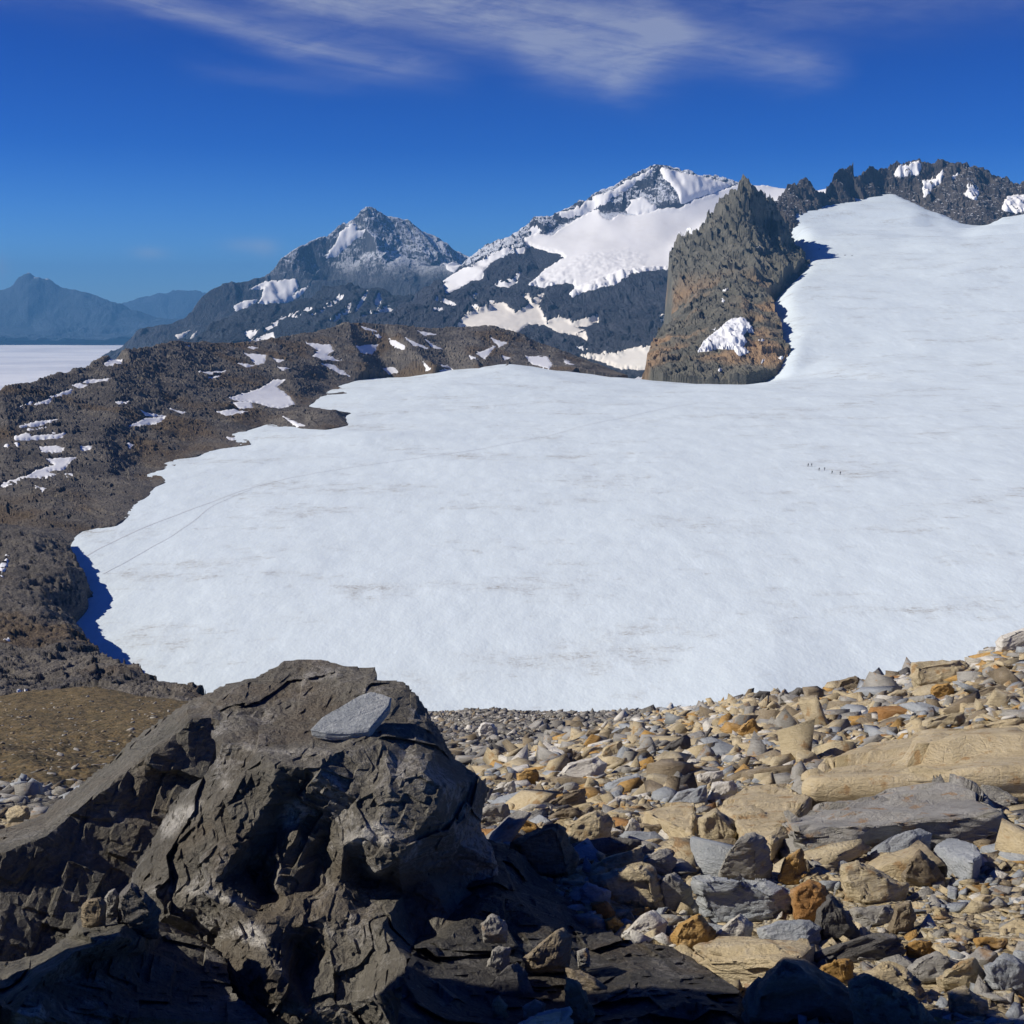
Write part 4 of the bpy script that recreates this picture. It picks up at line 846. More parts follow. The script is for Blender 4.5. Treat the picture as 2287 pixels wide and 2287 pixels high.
N.obj.data.polygons.foreach_set('material_index', idx[:-1, :-1].ravel().astype(np.int32))

_ds = np.exp(np.linspace(math.log(1.9), math.log(150), 1600))
def ground_hit(u, v, h=0.0):
    """where the ray through u, v meets the near ground raised by h"""
    x, y, z = P(u, v, 1.0)
    zz = CAMZ + (z - CAMZ) * _ds
    g = N.at(x * _ds, _ds) + h
    below = zz < g
    k = np.argmax(below)
    if not below[k]: return None
    return float(_ds[max(k - 1, 0)])

# ------------------------------------------------------------------ foreground rock materials
def stone_mat(name, cols, size, vein=0.0, strata=None, rust=None, bstr=0.8, obj=True, fine=1.0):
    m, b = new_mat(name)
    if obj:
        tcn = S.nt.nodes.new('ShaderNodeTexCoord'); oi = S.nt.nodes.new('ShaderNodeObjectInfo')
        va = S.nt.nodes.new('ShaderNodeVectorMath'); va.operation = 'ADD'
        cc = combine(S(oi.outputs['Random']) * 37.0, S(oi.outputs['Random']) * 11.0, S(oi.outputs['Random']) * 23.0)
        p_, n_ = wpos()
        link(p_, va.inputs[0]); link(cc, va.inputs[1]); p = va.outputs[0]
    else:
        p, n_ = wpos()
    q = scaled(p, (1 / size,) * 3)
    if strata: q2 = scaled(p, tuple(s_ / size for s_ in strata))
    else: q2 = q
    n1 = noise(q, 0.9, 5, 0.6, 0.5); n2 = noise(q2, 4.0, 6, 0.65, 0.3); n3 = noise(q, 17.0, 5, 0.72)
    f = n1 * 0.45 + n2 * 0.33 + n3 * 0.22
    c = ramp(f, cols)
    if rust:
        c = mixc(sstep(noise(q, 1.6, 4, 0.6), 0.56, 0.68) * 0.7, c, rust)
    if vein:
        vn = noise(scaled(p, (0.55 / size, 0.8 / size, 1.1 / size)), 1.0, 6, 0.62, 0.9)
        vl = 1.0 - sstep(S.m('ABSOLUTE', vn - 0.47), 0.0, 0.010)
        pt = sstep(noise(q, 1.25, 6, 0.68, 0.6), 0.54, 0.63)
        c = mixc(S.m('MINIMUM', vl * 0.35 * vein + pt * vein * 0.75 * sstep(n3, 0.35, 0.6), 0.9), c, (0.52, 0.50, 0.47))
    if not obj:
        c = mixc(sstep(noise(q, 0.7, 4, 0.6), 0.46, 0.66) * 0.45, c, (0.135, 0.098, 0.058))
        c = mixc(sstep(noise(q, 9.0, 5, 0.7), 0.60, 0.68) * 0.5, c, (0.30, 0.29, 0.25))
        an = S.nt.nodes.new('ShaderNodeAttribute'); an.attribute_name = 'quartz'
        c = mixc(S.m('MINIMUM', S(an.outputs['Fac']) * sstep(n3 * 0.6 + n2 * 0.4, 0.36, 0.56), 0.92), c, (0.66, 0.63, 0.57))
    link(c, b.inputs['Base Color'])
    ck = voro(scaled(p, (1.0 / size, 1.5 / size, 2.2 / size)), 0.8, 'DISTANCE_TO_EDGE')
    crack = sstep(S(ck.outputs['Distance']), 0.0, 0.035)
    h = n2 * 0.9 + n3 * 0.5 * fine + crack * 0.10
    link(bump(h, bstr, size * 0.16), b.inputs['Normal'])
    b.inputs['Roughness'].default_value = 0.82; b.inputs['Specular IOR Level'].default_value = 0.25
    return m
PAL = {
    'beige': [(0.30, (0.294, 0.237, 0.141)), (0.5, (0.512, 0.429, 0.275)), (0.68, (0.640, 0.563, 0.403))],
    'sand': [(0.30, (0.333, 0.262, 0.154)), (0.5, (0.538, 0.442, 0.275)), (0.68, (0.666, 0.576, 0.397))],
    'ochre': [(0.30, (0.256, 0.134, 0.036)), (0.5, (0.474, 0.288, 0.096)), (0.68, (0.602, 0.422, 0.192))],
    'rust': [(0.30, (0.218, 0.096, 0.028)), (0.5, (0.397, 0.211, 0.077)), (0.68, (0.512, 0.346, 0.166))],
    'grey': [(0.30, (0.198, 0.189, 0.166)), (0.5, (0.339, 0.326, 0.294)), (0.68, (0.474, 0.461, 0.422))],
    'blue': [(0.30, (0.198, 0.218, 0.237)), (0.5, (0.346, 0.371, 0.390)), (0.68, (0.512, 0.531, 0.538))],
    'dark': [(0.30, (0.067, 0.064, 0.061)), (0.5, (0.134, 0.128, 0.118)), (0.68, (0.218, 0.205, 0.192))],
    'pale': [(0.30, (0.422, 0.384, 0.320)), (0.5, (0.640, 0.608, 0.538)), (0.68, (0.720, 0.720, 0.704))],
    'brown': [(0.30, (0.141, 0.109, 0.070)), (0.5, (0.262, 0.211, 0.141)), (0.68, (0.397, 0.339, 0.243))],
}
SM = {}
for k_, c_ in PAL.items():
    SM[k_] = stone_mat('stone_' + k_, c_, 0.22, vein=0.25, strata=(1, 1.4, 4), rust=(0.34, 0.19, 0.07) if k_ in ('beige', 'sand', 'grey') else None)
M['boulder'] = stone_mat('boulder_stone', [(0.28, (0.066, 0.059, 0.048)), (0.46, (0.144, 0.133, 0.109)), (0.58, (0.205, 0.190, 0.158)), (0.72, (0.297, 0.279, 0.240))], 0.42, vein=0.75, strata=(1.2, 1, 2.6), obj=False, bstr=1.0)
M['outcrop'] = stone_mat('outcrop_stone', [(0.28, (0.066, 0.061, 0.048)), (0.46, (0.144, 0.136, 0.109)), (0.58, (0.210, 0.194, 0.158)), (0.72, (0.297, 0.279, 0.227))], 0.5, vein=0.4, strata=(1.2, 1, 2.6), obj=False, bstr=1.0)

M['shade_rock'] = stone_mat('shade_dark_stone', [(0.28, (0.030, 0.028, 0.025)), (0.46, (0.065, 0.062, 0.056)), (0.58, (0.10, 0.095, 0.085)), (0.72, (0.17, 0.16, 0.14))], 0.35, vein=0.3, strata=(1.2, 1, 2.6), obj=False, bstr=1.0)  # near-black: the shade beside the huge boulder is put into this colour
# ------------------------------------------------------------------ large foreground rocks
def relief(name, mat, ctrl, outline, step, T, rnd, disp, soft=1, label=None, cat=None, quartz=(), dec=0.10):
    """a solid rock from points on its near side (pixel, distance): the near surface, a rounded rim and a bulging far side"""
    us = [q[0] for q in outline]; vs = [q[1] for q in outline]
    GU = np.arange(min(us) - 2 * step, max(us) + 2 * step, step); GV = np.arange(min(vs) - 2 * step, max(vs) + 2 * step, step)
    pu = [c[0] for c in ctrl]; pv_ = [c[1] for c in ctrl]; pd = [c[2] for c in ctrl]
    for eu in np.linspace(GU[0] - 20, GU[-1] + 20, 6):
        for ev in np.linspace(GV[0] - 20, GV[-1] + 20, 6):
            if eu in (GU[0] - 20, GU[-1] + 20) or ev in (GV[0] - 20, GV[-1] + 20):
                j = min(range(len(ctrl)), key=lambda i: (ctrl[i][0] - eu) ** 2 + (ctrl[i][1] - ev) ** 2)
                pu.append(eu); pv_.append(ev); pd.append(ctrl[j][2])
    D = tri_interp(pu, pv_, pd, GU, GV)
    D = np.where(np.isnan(D), np.nanmean(D), D); D = blur(D, soft)
    UU, VV = np.meshgrid(GU, GV)
    sd = poly_sd(UU, VV, outline) + step * 2.2 * fbm2(UU / 26, VV / 26, 4, 0.6)
    rim = 1 - np.clip(sd / rnd, 0, 1)
    mpp = D / FPX
    D2 = D + (1 - np.sqrt(np.clip(1 - rim ** 2, 0, 1))) * rnd * mpp * 0.9
    a, b_ = (UU - MID) / FPX, (MID - VV) / FPX
    den = CP + b_ * SP
    def pos(d): k_ = d / den; return np.stack([a * k_, d, CAMZ + (-SP + b_ * CP) * k_], -1)
    Q = pos(D2)
    off = disp(Q[..., 0], Q[..., 1], Q[..., 2])
    F = pos(D2 + off)
    core = np.clip(sd / (rnd * 3.0), 0, 1)
    Bk = pos(D2 + off + T * np.sqrt(core * (2 - core)) * 1.0)
    ok = sd > 0
    fa = grid_faces(*D.shape)
    fa = fa[ok.ravel()[fa].all(1)]
    nv = D.size
    co = np.concatenate([F.reshape(-1, 3), Bk.reshape(-1, 3)])
    # side wall between the two skins along the rim
    e = np.concatenate([fa[:, [0, 1]], fa[:, [1, 2]], fa[:, [2, 3]], fa[:, [3, 0]]])
    key = np.minimum(e[:, 0], e[:, 1]).astype(np.int64) * nv + np.maximum(e[:, 0], e[:, 1])
    uq, ix, cn = np.unique(key, return_index=True, return_counts=True)
    be = e[ix[cn == 1]]
    wall = np.stack([be[:, 0], be[:, 0] + nv, be[:, 1] + nv, be[:, 1]], 1)
    allf = np.concatenate([fa[:, ::-1], fa + nv, wall])
    used, inv = np.unique(allf, return_inverse=True)
    o = mesh_np(name, co[used], [inv.reshape(-1, 4)], mat, smooth=False)
    bm = bmesh.new(); bm.from_mesh(o.data); bmesh.ops.recalc_face_normals(bm, faces=bm.faces); bm.to_mesh(o.data); bm.free()
    if quartz:      # veins and patches of white mineral in the stone
        qv = np.zeros(D.shape)
        for pg, k_ in quartz:
            qv = np.maximum(qv, k_ * np.clip((poly_sd(UU, VV, pg) + 5 * fbm2(UU / 9, VV / 9, 4) + 3) / 9, 0, 1))
        at_ = o.data.attributes.new('quartz', 'FLOAT', 'POINT')
        at_.data.foreach_set('value', np.concatenate([qv.ravel(), qv.ravel()])[used].astype(np.float32))
    thin_out(o, dec)
    return tag(o, label, cat)
def rockdisp(k=1.0, a=1.0, dirs=None):
    """fracture blocks at four sizes"""
    def f(x, y, z):
        o = blocks3(x, y, z, (0.15 * k, 0.34 * k, 0.42 * k), 0.055 * a, dirs, 0.10, 0.35) + blocks3(x, y, z, (0.055 * k, 0.13 * k, 0.17 * k), 0.018 * a, dirs, 0.10, 0.3)
        o = o + blocks3(x, y, z, (0.022 * k, 0.05 * k, 0.07 * k), 0.010 * a, dirs, 0.15, 0.3) + blocks3(x, y, z, (0.009 * k, 0.022 * k, 0.03 * k), 0.004 * a, dirs, 0.15, 0.3)
        return o + 0.008 * a * fbm3(x / 0.3, y / 0.3, z / 0.3, 4)
    return f
b_out = Z5((190, 1190), (230, 1080), (280, 1000), (330, 920), (365, 850), (400, 790), (460, 735), (520, 690), (565, 640), (600, 590), (612, 545), (595, 510), (572, 480), (610, 430), (640, 385), (590, 330), (548, 292), (600, 255), (650, 235), (720, 215), (800, 195), (860, 160), (930, 120), (990, 110), (1060, 108), (1120, 112), (1170, 124), (1230, 145), (1290, 148), (1330, 148), (1372, 150), (1378, 180), (1376, 215), (1420, 214), (1462, 209), (1500, 220), (1535, 240), (1570, 275), (1592, 310), (1620, 355), (1645, 400), (1690, 470), (1720, 530), (1760, 590), (1830, 640), (1890, 690), (1922, 740), (1895, 800), (1880, 860), (1885, 930), (1930, 1000), (1965, 1100), (1960, 1250), (1910, 1400), (1870, 1550), (1900, 1700), (1990, 1900), (1000, 1960), (800, 1900), (720, 1800), (680, 1740), (650, 1680), (620, 1600), (600, 1500), (540, 1460), (480, 1430), (400, 1400), (330, 1370), (260, 1290))
b_ct = Z5((548, 292, 5.0), (650, 235, 5.15), (800, 195, 5.25), (930, 120, 5.35), (1060, 108, 5.4), (1170, 124, 5.35), (1280, 148, 5.25), (1375, 150, 5.15), (1380, 215, 4.95), (1460, 210, 5.0), (1530, 240, 4.9), (1590, 310, 4.8), (1640, 385, 4.7), (1690, 470, 4.62), (1760, 590, 4.55), (1890, 690, 4.5), (1920, 740, 4.48), (1890, 850, 4.4), (1900, 930, 4.3),
          (720, 260, 5.0), (850, 250, 5.02), (1000, 200, 5.15), (1100, 210, 5.1), (1200, 220, 4.98), (1320, 230, 4.9), (1120, 330, 4.78), (1280, 290, 4.8), (1000, 330, 4.82), (850, 340, 4.78), (1450, 300, 4.72), (1560, 400, 4.6),
          (640, 400, 4.62), (700, 370, 4.66), (820, 400, 4.68), (760, 430, 4.5), (950, 440, 4.52), (1100, 440, 4.5), (1300, 430, 4.48), (1450, 430, 4.5), (600, 470, 4.46), (575, 482, 4.48),
          (640, 520, 4.26), (760, 530, 4.24), (950, 548, 4.2), (1060, 545, 4.17), (1200, 562, 4.15), (1400, 525, 4.22), (1550, 500, 4.4), (800, 480, 4.36), (1000, 490, 4.36), (1200, 505, 4.36),
          (605, 600, 4.26), (520, 692, 4.24), (400, 792, 4.22), (330, 920, 4.18), (230, 1080, 4.12), (190, 1190, 4.06),
          (800, 650, 4.05), (700, 720, 4.03), (600, 800, 4.0), (720, 900, 3.9), (500, 900, 4.0), (640, 1020, 3.83), (450, 1030, 3.92), (330, 1080, 3.98), (400, 1160, 3.87), (600, 1180, 3.76), (260, 1180, 3.94),
          (905, 620, 4.0), (880, 700, 3.97), (850, 800, 3.94), (800, 890, 3.9), (740, 960, 3.86), (690, 1050, 3.82), (980, 740, 4.020), (950, 850, 4.015), (900, 930, 3.989), (1010, 900, 3.997), (820, 1040, 3.953), (760, 1120, 3.934), (830, 1140, 3.944), (860, 1230, 3.907), (1010, 780, 4.006), (1150, 700, 3.975), (1080, 640, 3.989),
          (990, 960, 3.9), (930, 1050, 3.87), (890, 1200, 3.79), (940, 1250, 3.77), (1000, 1100, 3.88), (1050, 1000, 3.96), (1110, 1050, 4.0), (1150, 900, 4.02), (1060, 1200, 3.9),
          (1280, 780, 3.98), (1450, 700, 4.0), (1600, 660, 4.06), (1680, 720, 4.06), (1660, 830, 3.98), (1560, 950, 3.9), (1400, 900, 3.88), (1300, 960, 3.86), (1220, 1000, 3.88), (1480, 1060, 3.83), (1400, 1120, 3.82),
          (1300, 1160, 3.98), (1420, 1180, 3.98), (1500, 1240, 3.96), (1350, 1270, 3.86), (1200, 1180, 3.84), (1780, 850, 4.2), (1760, 1000, 4.12), (1650, 1000, 4.02), (1620, 1150, 4.0), (1800, 1150, 4.14),
          (1080, 1260, 3.76), (1180, 1340, 3.66), (1300, 1360, 3.66), (1250, 1330, 3.68), (1400, 1390, 3.55), (1480, 1500, 3.42), (1590, 1600, 3.3), (1700, 1690, 3.18), (1150, 1500, 3.6), (1300, 1600, 3.52), (1100, 1640, 3.5), (1450, 1700, 3.26), (1250, 1760, 3.4), (1600, 1800, 3.12), (1050, 1790, 3.39), (1900, 1860, 2.98),
          (1560, 1420, 3.86), (1640, 1520, 3.76), (1750, 1640, 3.66), (1700, 1300, 3.96), (1850, 1500, 3.9), (1850, 1250, 4.1), (1950, 1750, 3.6), (1960, 1100, 4.2),
          (330, 1230, 3.77), (520, 1240, 3.72), (700, 1290, 3.66), (380, 1340, 3.74), (480, 1420, 3.76), (620, 1350, 3.68), (620, 1440, 3.72), (650, 1420, 3.66), (780, 1380, 3.6), (860, 1450, 3.55), (760, 1500, 3.56), (700, 1580, 3.55), (900, 1560, 3.5), (850, 1680, 3.44), (780, 1740, 3.44), (940, 1640, 3.48), (960, 1400, 3.64), (1000, 1480, 3.66), (1050, 1560, 3.64), (1000, 1620, 3.58), (930, 1330, 3.68))
b_ct = [(u, v, d * 1.07) for u, v, d in b_ct]
bo = relief('boulder', M['boulder'], b_ct, b_out, 2.6, 1.1, 26, rockdisp(1.0, 0.85, [np.array(d) / np.linalg.norm(d) for d in ((0.50, -0.20, 0.84), (0.80, 0.10, -0.58), (-0.30, 0.90, 0.3))]), 1,
            'huge dark grey boulder streaked with white quartz, a flat stone on its top', 'boulder',
            quartz=[(Z5((265, 1215), (330, 1208), (450, 1205), (600, 1222), (720, 1262), (800, 1290), (790, 1312), (700, 1287), (560, 1247), (400, 1232), (280, 1234)), 1.0),
                    (Z5((620, 1450), (680, 1405), (780, 1365), (812, 1400), (855, 1450), (835, 1505), (760, 1475), (690, 1445)), 1.0),
                    (Z5((335, 905), (390, 840), (470, 800), (550, 788), (520, 845), (450, 905), (400, 955), (345, 965)), 0.75), (Z5((940, 800), (1000, 785), (1050, 850), (1000, 905), (950, 955), (928, 880)), 0.8),
                    (Z5((1180, 985), (1280, 955), (1330, 895), (1420, 885), (1460, 940), (1430, 1015), (1350, 992), (1250, 1012)), 0.75), (Z5((655, 533), (800, 538), (960, 552), (1180, 556), (1180, 570), (960, 566), (800, 552)), 0.8),
                    (Z5((485, 1405), (560, 1335), (625, 1370), (560, 1430)), 0.6), (Z5((780, 1780), (1000, 1786), (1250, 1780), (1250, 1797), (1000, 1803), (800, 1797)), 0.8), (Z5((640, 690), (680, 700), (650, 740), (620, 730)), 0.6),
                    (Z5((1300, 1090), (1380, 1110), (1420, 1160), (1390, 1165), (1320, 1120)), 0.6), (Z5((1110, 1130), (1180, 1200), (1200, 1240), (1130, 1190)), 0.5), (Z5((1050, 1330), (1170, 1420), (1200, 1470), (1140, 1430)), 0.6), (Z5((900, 1560), (960, 1640), (950, 1660), (880, 1590)), 0.5),
                    (Z5((1000, 250), (1060, 160), (1080, 150), (1040, 230)), 0.7), (Z5((870, 1250), (900, 1100), (920, 1090), (900, 1230)), 0.6)])
o_out = [(500, 1530), (470, 1542), (453, 1549), (420, 1566), (380, 1590), (326, 1629), (283, 1658), (255, 1690), (232, 1709), (196, 1738), (150, 1772), (118, 1792), (95, 1818), (40, 1838), (0, 1852), (-90, 1880), (-90, 2290), (300, 2250), (520, 2100), (560, 1800), (560, 1560)]
o_ct = [(u, v, d + 0.45) for u, v, d in [(500, 1530, 6.25), (453, 1549, 6.25), (420, 1566, 6.2), (326, 1629, 6.0), (283, 1658, 5.9), (232, 1709, 5.75), (196, 1738, 5.65), (150, 1772, 5.55), (95, 1818, 5.35), (0, 1852, 5.15), (-90, 1880, 5.0)]]
o_ct += [(470, 1600, 6.15), (420, 1612, 6.0), (335, 1680, 5.75), (232, 1762, 5.45), (110, 1862, 5.1), (0, 1905, 4.85), (-90, 1930, 4.7), (390, 1640, 5.95), (290, 1715, 5.68), (160, 1815, 5.35),
         (0, 1990, 4.7), (0, 2100, 4.45), (0, 2200, 4.25), (150, 1920, 5.05), (150, 2050, 4.75), (300, 1800, 5.5), (300, 1950, 5.2), (420, 1700, 5.85), (480, 1680, 6.0), (500, 1800, 5.7), (350, 2050, 4.95), (200, 2150, 4.5), (520, 2000, 5.3), (-90, 2200, 4.1), (300, 2250, 4.3)]
o_ct = [(u, v, d * 1.22) for u, v, d in o_ct]
oc = relief('rock_outcrop', M['outcrop'], o_ct, o_out, 3.2, 1.3, 30, rockdisp(1.2, 1.0), 1,
            'long shaded rock outcrop with a sunlit jagged crest behind the huge boulder', 'outcrop')
r_out = Z10((-60, 1500), (60, 1490), (150, 1482), (250, 1450), (330, 1415), (430, 1340), (480, 1280), (520, 1222), (560, 1190), (620, 1240), (760, 1230), (850, 1215), (930, 1240), (1040, 1290), (1180, 1300), (1320, 1330), (1480, 1400), (1560, 1500), (1600, 1700), (1900, 1960), (1000, 2080), (-60, 2080))
r_ct = Z10((-60, 1500, 3.75), (60, 1490, 3.75), (150, 1482, 3.75), (250, 1450, 3.75), (330, 1415, 3.75), (430, 1340, 3.78), (520, 1222, 3.8), (560, 1190, 3.8), (760, 1230, 3.72), (850, 1215, 3.74), (930, 1240, 3.76), (1040, 1290, 3.8), (1180, 1310, 3.85), (1480, 1400, 3.85),
           (0, 1600, 3.45), (0, 1750, 3.25), (0, 1932, 3.05), (130, 1650, 3.35), (200, 1560, 3.4), (330, 1480, 3.42), (420, 1400, 3.5), (560, 1300, 3.5), (700, 1290, 3.5), (840, 1262, 3.5),
           (110, 1850, 2.95), (200, 1720, 3.05), (300, 1600, 3.15), (400, 1530, 3.22), (520, 1430, 3.3), (680, 1380, 3.36), (800, 1330, 3.42), (880, 1340, 3.48), (250, 1900, 2.93), (300, 1750, 3.06),
           (420, 1640, 3.28), (560, 1530, 3.4), (700, 1600, 3.4), (1000, 1450, 3.62), (1000, 1650, 3.5), (1300, 1600, 3.6), (1541, 1700, 3.55), (1541, 1480, 3.8), (1100, 1320, 3.75), (500, 1800, 3.15), (700, 1850, 3.15), (900, 1880, 3.18), (1300, 1900, 3.25), (600, 1950, 3.05), (1800, 1930, 3.3))
rr = relief('rock_outcrop', M['outcrop'], r_ct, r_out, 2.6, 0.8, 18, rockdisp(0.8, 0.8), 1,
            'low dark rock spur with a sunlit edge at the bottom corner below the huge boulder', 'outcrop',
            quartz=[(Z10((90, 1850), (200, 1805), (300, 1795), (335, 1850), (285, 1940), (90, 1960)), 0.8), (Z10((430, 1810), (480, 1830), (490, 1880), (450, 1850)), 0.7), (Z10((1350, 1420), (1500, 1440), (1540, 1520), (1400, 1480)), 0.5)])

d_out = [(985, 1960), (1040, 1850), (1110, 1880), (1165, 1902), (1210, 1958), (1290, 1998), (1320, 2058), (1400, 2098), (1500, 2112), (1580, 2160), (1655, 2212), (1700, 2340), (880, 2340), (900, 2170)]  # thin rock sheet over the ground, darkened to stand for the shade there
d_ct = [(985, 1960, 4.6), (1040, 1850, 4.95), (1110, 1880, 4.95), (1165, 1902, 4.95), (1210, 1958, 4.85), (1290, 1998, 4.75), (1320, 2058, 4.5), (1400, 2098, 4.2), (1500, 2112, 4.15), (1580, 2160, 3.9), (1655, 2212, 3.65),
        (1000, 2100, 3.95), (1100, 2000, 4.3), (1200, 2050, 4.25), (1150, 2150, 3.8), (1300, 2150, 3.9), (1450, 2200, 3.62), (1550, 2230, 3.5), (950, 2200, 3.45), (1050, 2240, 3.4), (1000, 2287, 3.15), (1200, 2287, 3.32), (1400, 2287, 3.28), (1640, 2300, 3.22), (900, 2340, 2.95), (1300, 2340, 3.15), (1690, 2340, 3.05)]
relief('rock_outcrop', M['shade_rock'], d_ct, d_out, 3.0, 0.8, 16, rockdisp(0.9, 1.1), 0,
       'jagged rock sheet coloured dark for shade, running from the huge boulder down to the bottom edge', 'outcrop')
# a boulder is added just out of frame only to shade the bottom of the view
# ------------------------------------------------------------------ stones
rng = np.random.default_rng(11)
def hull(pts):
    bm = bmesh.new()
    for p_ in pts: bm.verts.new(p_)
    r_ = bmesh.ops.convex_hull(bm, input=bm.verts)
    bmesh.ops.delete(bm, geom=[v for v in bm.verts if not v.link_faces], context='VERTS')
    bmesh.ops.triangulate(bm, faces=bm.faces)
    bmesh.ops.recalc_face_normals(bm, faces=bm.faces)
    bm.verts.index_update()
    co = np.array([v.co[:] for v in bm.verts]); fa = np.array([[v.index for v in f.verts] for f in bm.faces])
    bm.free(); return co, fa
def subdiv(co, fa, times, maxlen=None):
    for _ in range(times):
        e = np.concatenate([fa[:, [0, 1]], fa[:, [1, 2]], fa[:, [2, 0]]]); e = np.sort(e, 1)
        uq, inv = np.unique(e[:, 0].astype(np.int64) * len(co) + e[:, 1], return_inverse=True)
        mid = (co[uq // len(co)] + co[uq % len(co)]) / 2
        n = len(fa); base = len(co); a, b, c = (base + inv[:n], base + inv[n:2 * n], base + inv[2 * n:])
        co = np.concatenate([co, mid])
        fa = np.concatenate([np.stack(t, 1) for t in ((fa[:, 0], a, c), (a, fa[:, 1], b), (c, b, fa[:, 2]), (a, b, c))])
    return co, fa
def vnormals(co, fa):
    n = np.cross(co[fa[:, 1]] - co[fa[:, 0]], co[fa[:, 2]] - co[fa[:, 0]])
    v = np.zeros_like(co)
    for i in range(3): np.add.at(v, fa[:, i], n)
    return v / np.maximum(np.linalg.norm(v, axis=1), 1e-9)[:, None]
def weather(co, fa, size, amt=1.0, seed=0.0, relax=1):
    """break the planes of a hull into chipped stone"""
    nb = np.zeros_like(co); ct_ = np.zeros(len(co))
    for _ in range(relax):
        nb[:] = 0; ct_[:] = 0
        for i, j in ((0, 1), (1, 2), (2, 0)):
            np.add.at(nb, fa[:, i], co[fa[:, j]]); np.add.at(ct_, fa[:, i], 1)
            np.add.at(nb, fa[:, j], co[fa[:, i]]); np.add.at(ct_, fa[:, j], 1)
        co = co * 0.92 + 0.08 * nb / ct_[:, None]
    n = vnormals(co, fa); q = co / size + seed
    rs = np.random.default_rng(int(abs(seed) * 977) % 99991); A_ = np.linalg.qr(rs.normal(size=(3, 3)))[0]
    dd = [np.array((A_[0, 0] * 0.35, A_[0, 1] * 0.35, 1.0)), A_[1], A_[2]]; dd = [v_ / np.linalg.norm(v_) for v_ in dd]
    X_, Y_, Z_ = q[:, 0], q[:, 1], q[:, 2]
    d = blocks3(X_, Y_, Z_, (0.13, 0.42, 0.5), 0.055, dd) + blocks3(X_, Y_, Z_, (0.05, 0.16, 0.2), 0.02, dd) + 0.02 * fbm3(X_ * 2.2, Y_ * 2.2, Z_ * 2.2, 3)
    return co + n * (d * size * amt)[:, None]

def traced_rock(outline, label, mat, name='rock', mode='block', thick=None, lean=0.25, ridge=0.35, d=None, doff=0.0, lift=0.0, cat='rock', lv=3, amt=1.0):
    us = [p_[0] for p_ in outline]; vs = [p_[1] for p_ in outline]
    cu_, cv_ = sum(us) / len(us), sum(vs) / len(vs)
    wpx, hpx = max(us) - min(us), max(vs) - min(vs)
    pts = []
    if mode == 'slab':
        th = thick if thick else 0.06
        for (u, v) in outline:
            dd = ground_hit(u, min(v, 2330), th + lift) if d is None else d
            if dd is None: dd = ground_hit(u, v + 20, th) or 25
            x, y, z = P(u, v, dd); pts.append((x, y, z))
        cxy = np.mean(pts, 0)
        lowp = [(cxy[0] + (p_[0] - cxy[0]) * 0.96, cxy[1] + (p_[1] - cxy[1]) * 0.96, p_[2] - th * 1.7) for p_ in pts]
        midp = [(p_[0], p_[1] , p_[2] - th * 0.8) for p_ in pts]
        top = [(cxy[0] + (p_[0] - cxy[0]) * 0.93, cxy[1] + (p_[1] - cxy[1]) * 0.93, cxy[2] * 0.1 + p_[2] * 0.9 + th * 0.12) for p_ in pts]
        allp = pts + lowp + midp + top; size = float(np.ptp(np.array(pts)[:, 0])) + 0.05
    else:
        ub = [u for u, v in outline if v > max(vs) - 0.2 * hpx]; ub = sum(ub) / len(ub)
        d0 = d or doff + (ground_hit(ub, min(max(vs) - 0.06 * hpx, 2330)) or 24)
        mpp = d0 / FPX; W, H = wpx * mpp, hpx * mpp
        th = thick if thick else 0.55 * min(W, H) + 0.12 * W
        size = max(W, H)
        def at(u, v, dd_):
            return P(u, v, d0 + lean * (max(vs) - v) * mpp + dd_)
        pts = [at(u, v, 0.15 * th) for u, v in outline]
        ru = min(us) + ridge * wpx
        fr = [at(ru + (u - ru) * 0.66, cv_ + (v - cv_) * 0.80 , -0.34 * th) for u, v in outline]
        bk_ = [at(cu_ + (u - cu_) * 0.86, cv_ + (v - cv_) * 0.84, 0.8 * th) for u, v in outline]
        foot = [P(u, max(vs) + 0.16 * hpx, d0 + q_) for u in (min(us) + 0.1 * wpx, max(us) - 0.1 * wpx) for q_ in (0.1 * th, 0.6 * th)]
        allp = pts + fr + bk_ + foot
    allp = np.array(allp); c0 = allp.mean(0)
    co, fa = hull(allp - c0)
    if name == 'boulder' or size * FPX / c0[1] > 150: lv = 4
    co, fa = subdiv(co, fa, lv)
    co = weather(co, fa, size, amt, seed=float(cu_) * 0.013)
    o = mesh_np(name, co, [fa], mat)
    o.location = c0
    tag(o, label, cat, 'stones of the scree slope')
    o['group'] = 'stones of the scree slope'
    return o
TR = []
def tr(z, pts, label, col, **kw):
    out = z(*pts)
    o = traced_rock(out, label, SM[col] if isinstance(col, str) else col, **kw)
    us = [p_[0] for p_ in out]; vs = [p_[1] for p_ in out]
    TR.append((out, o)); return o

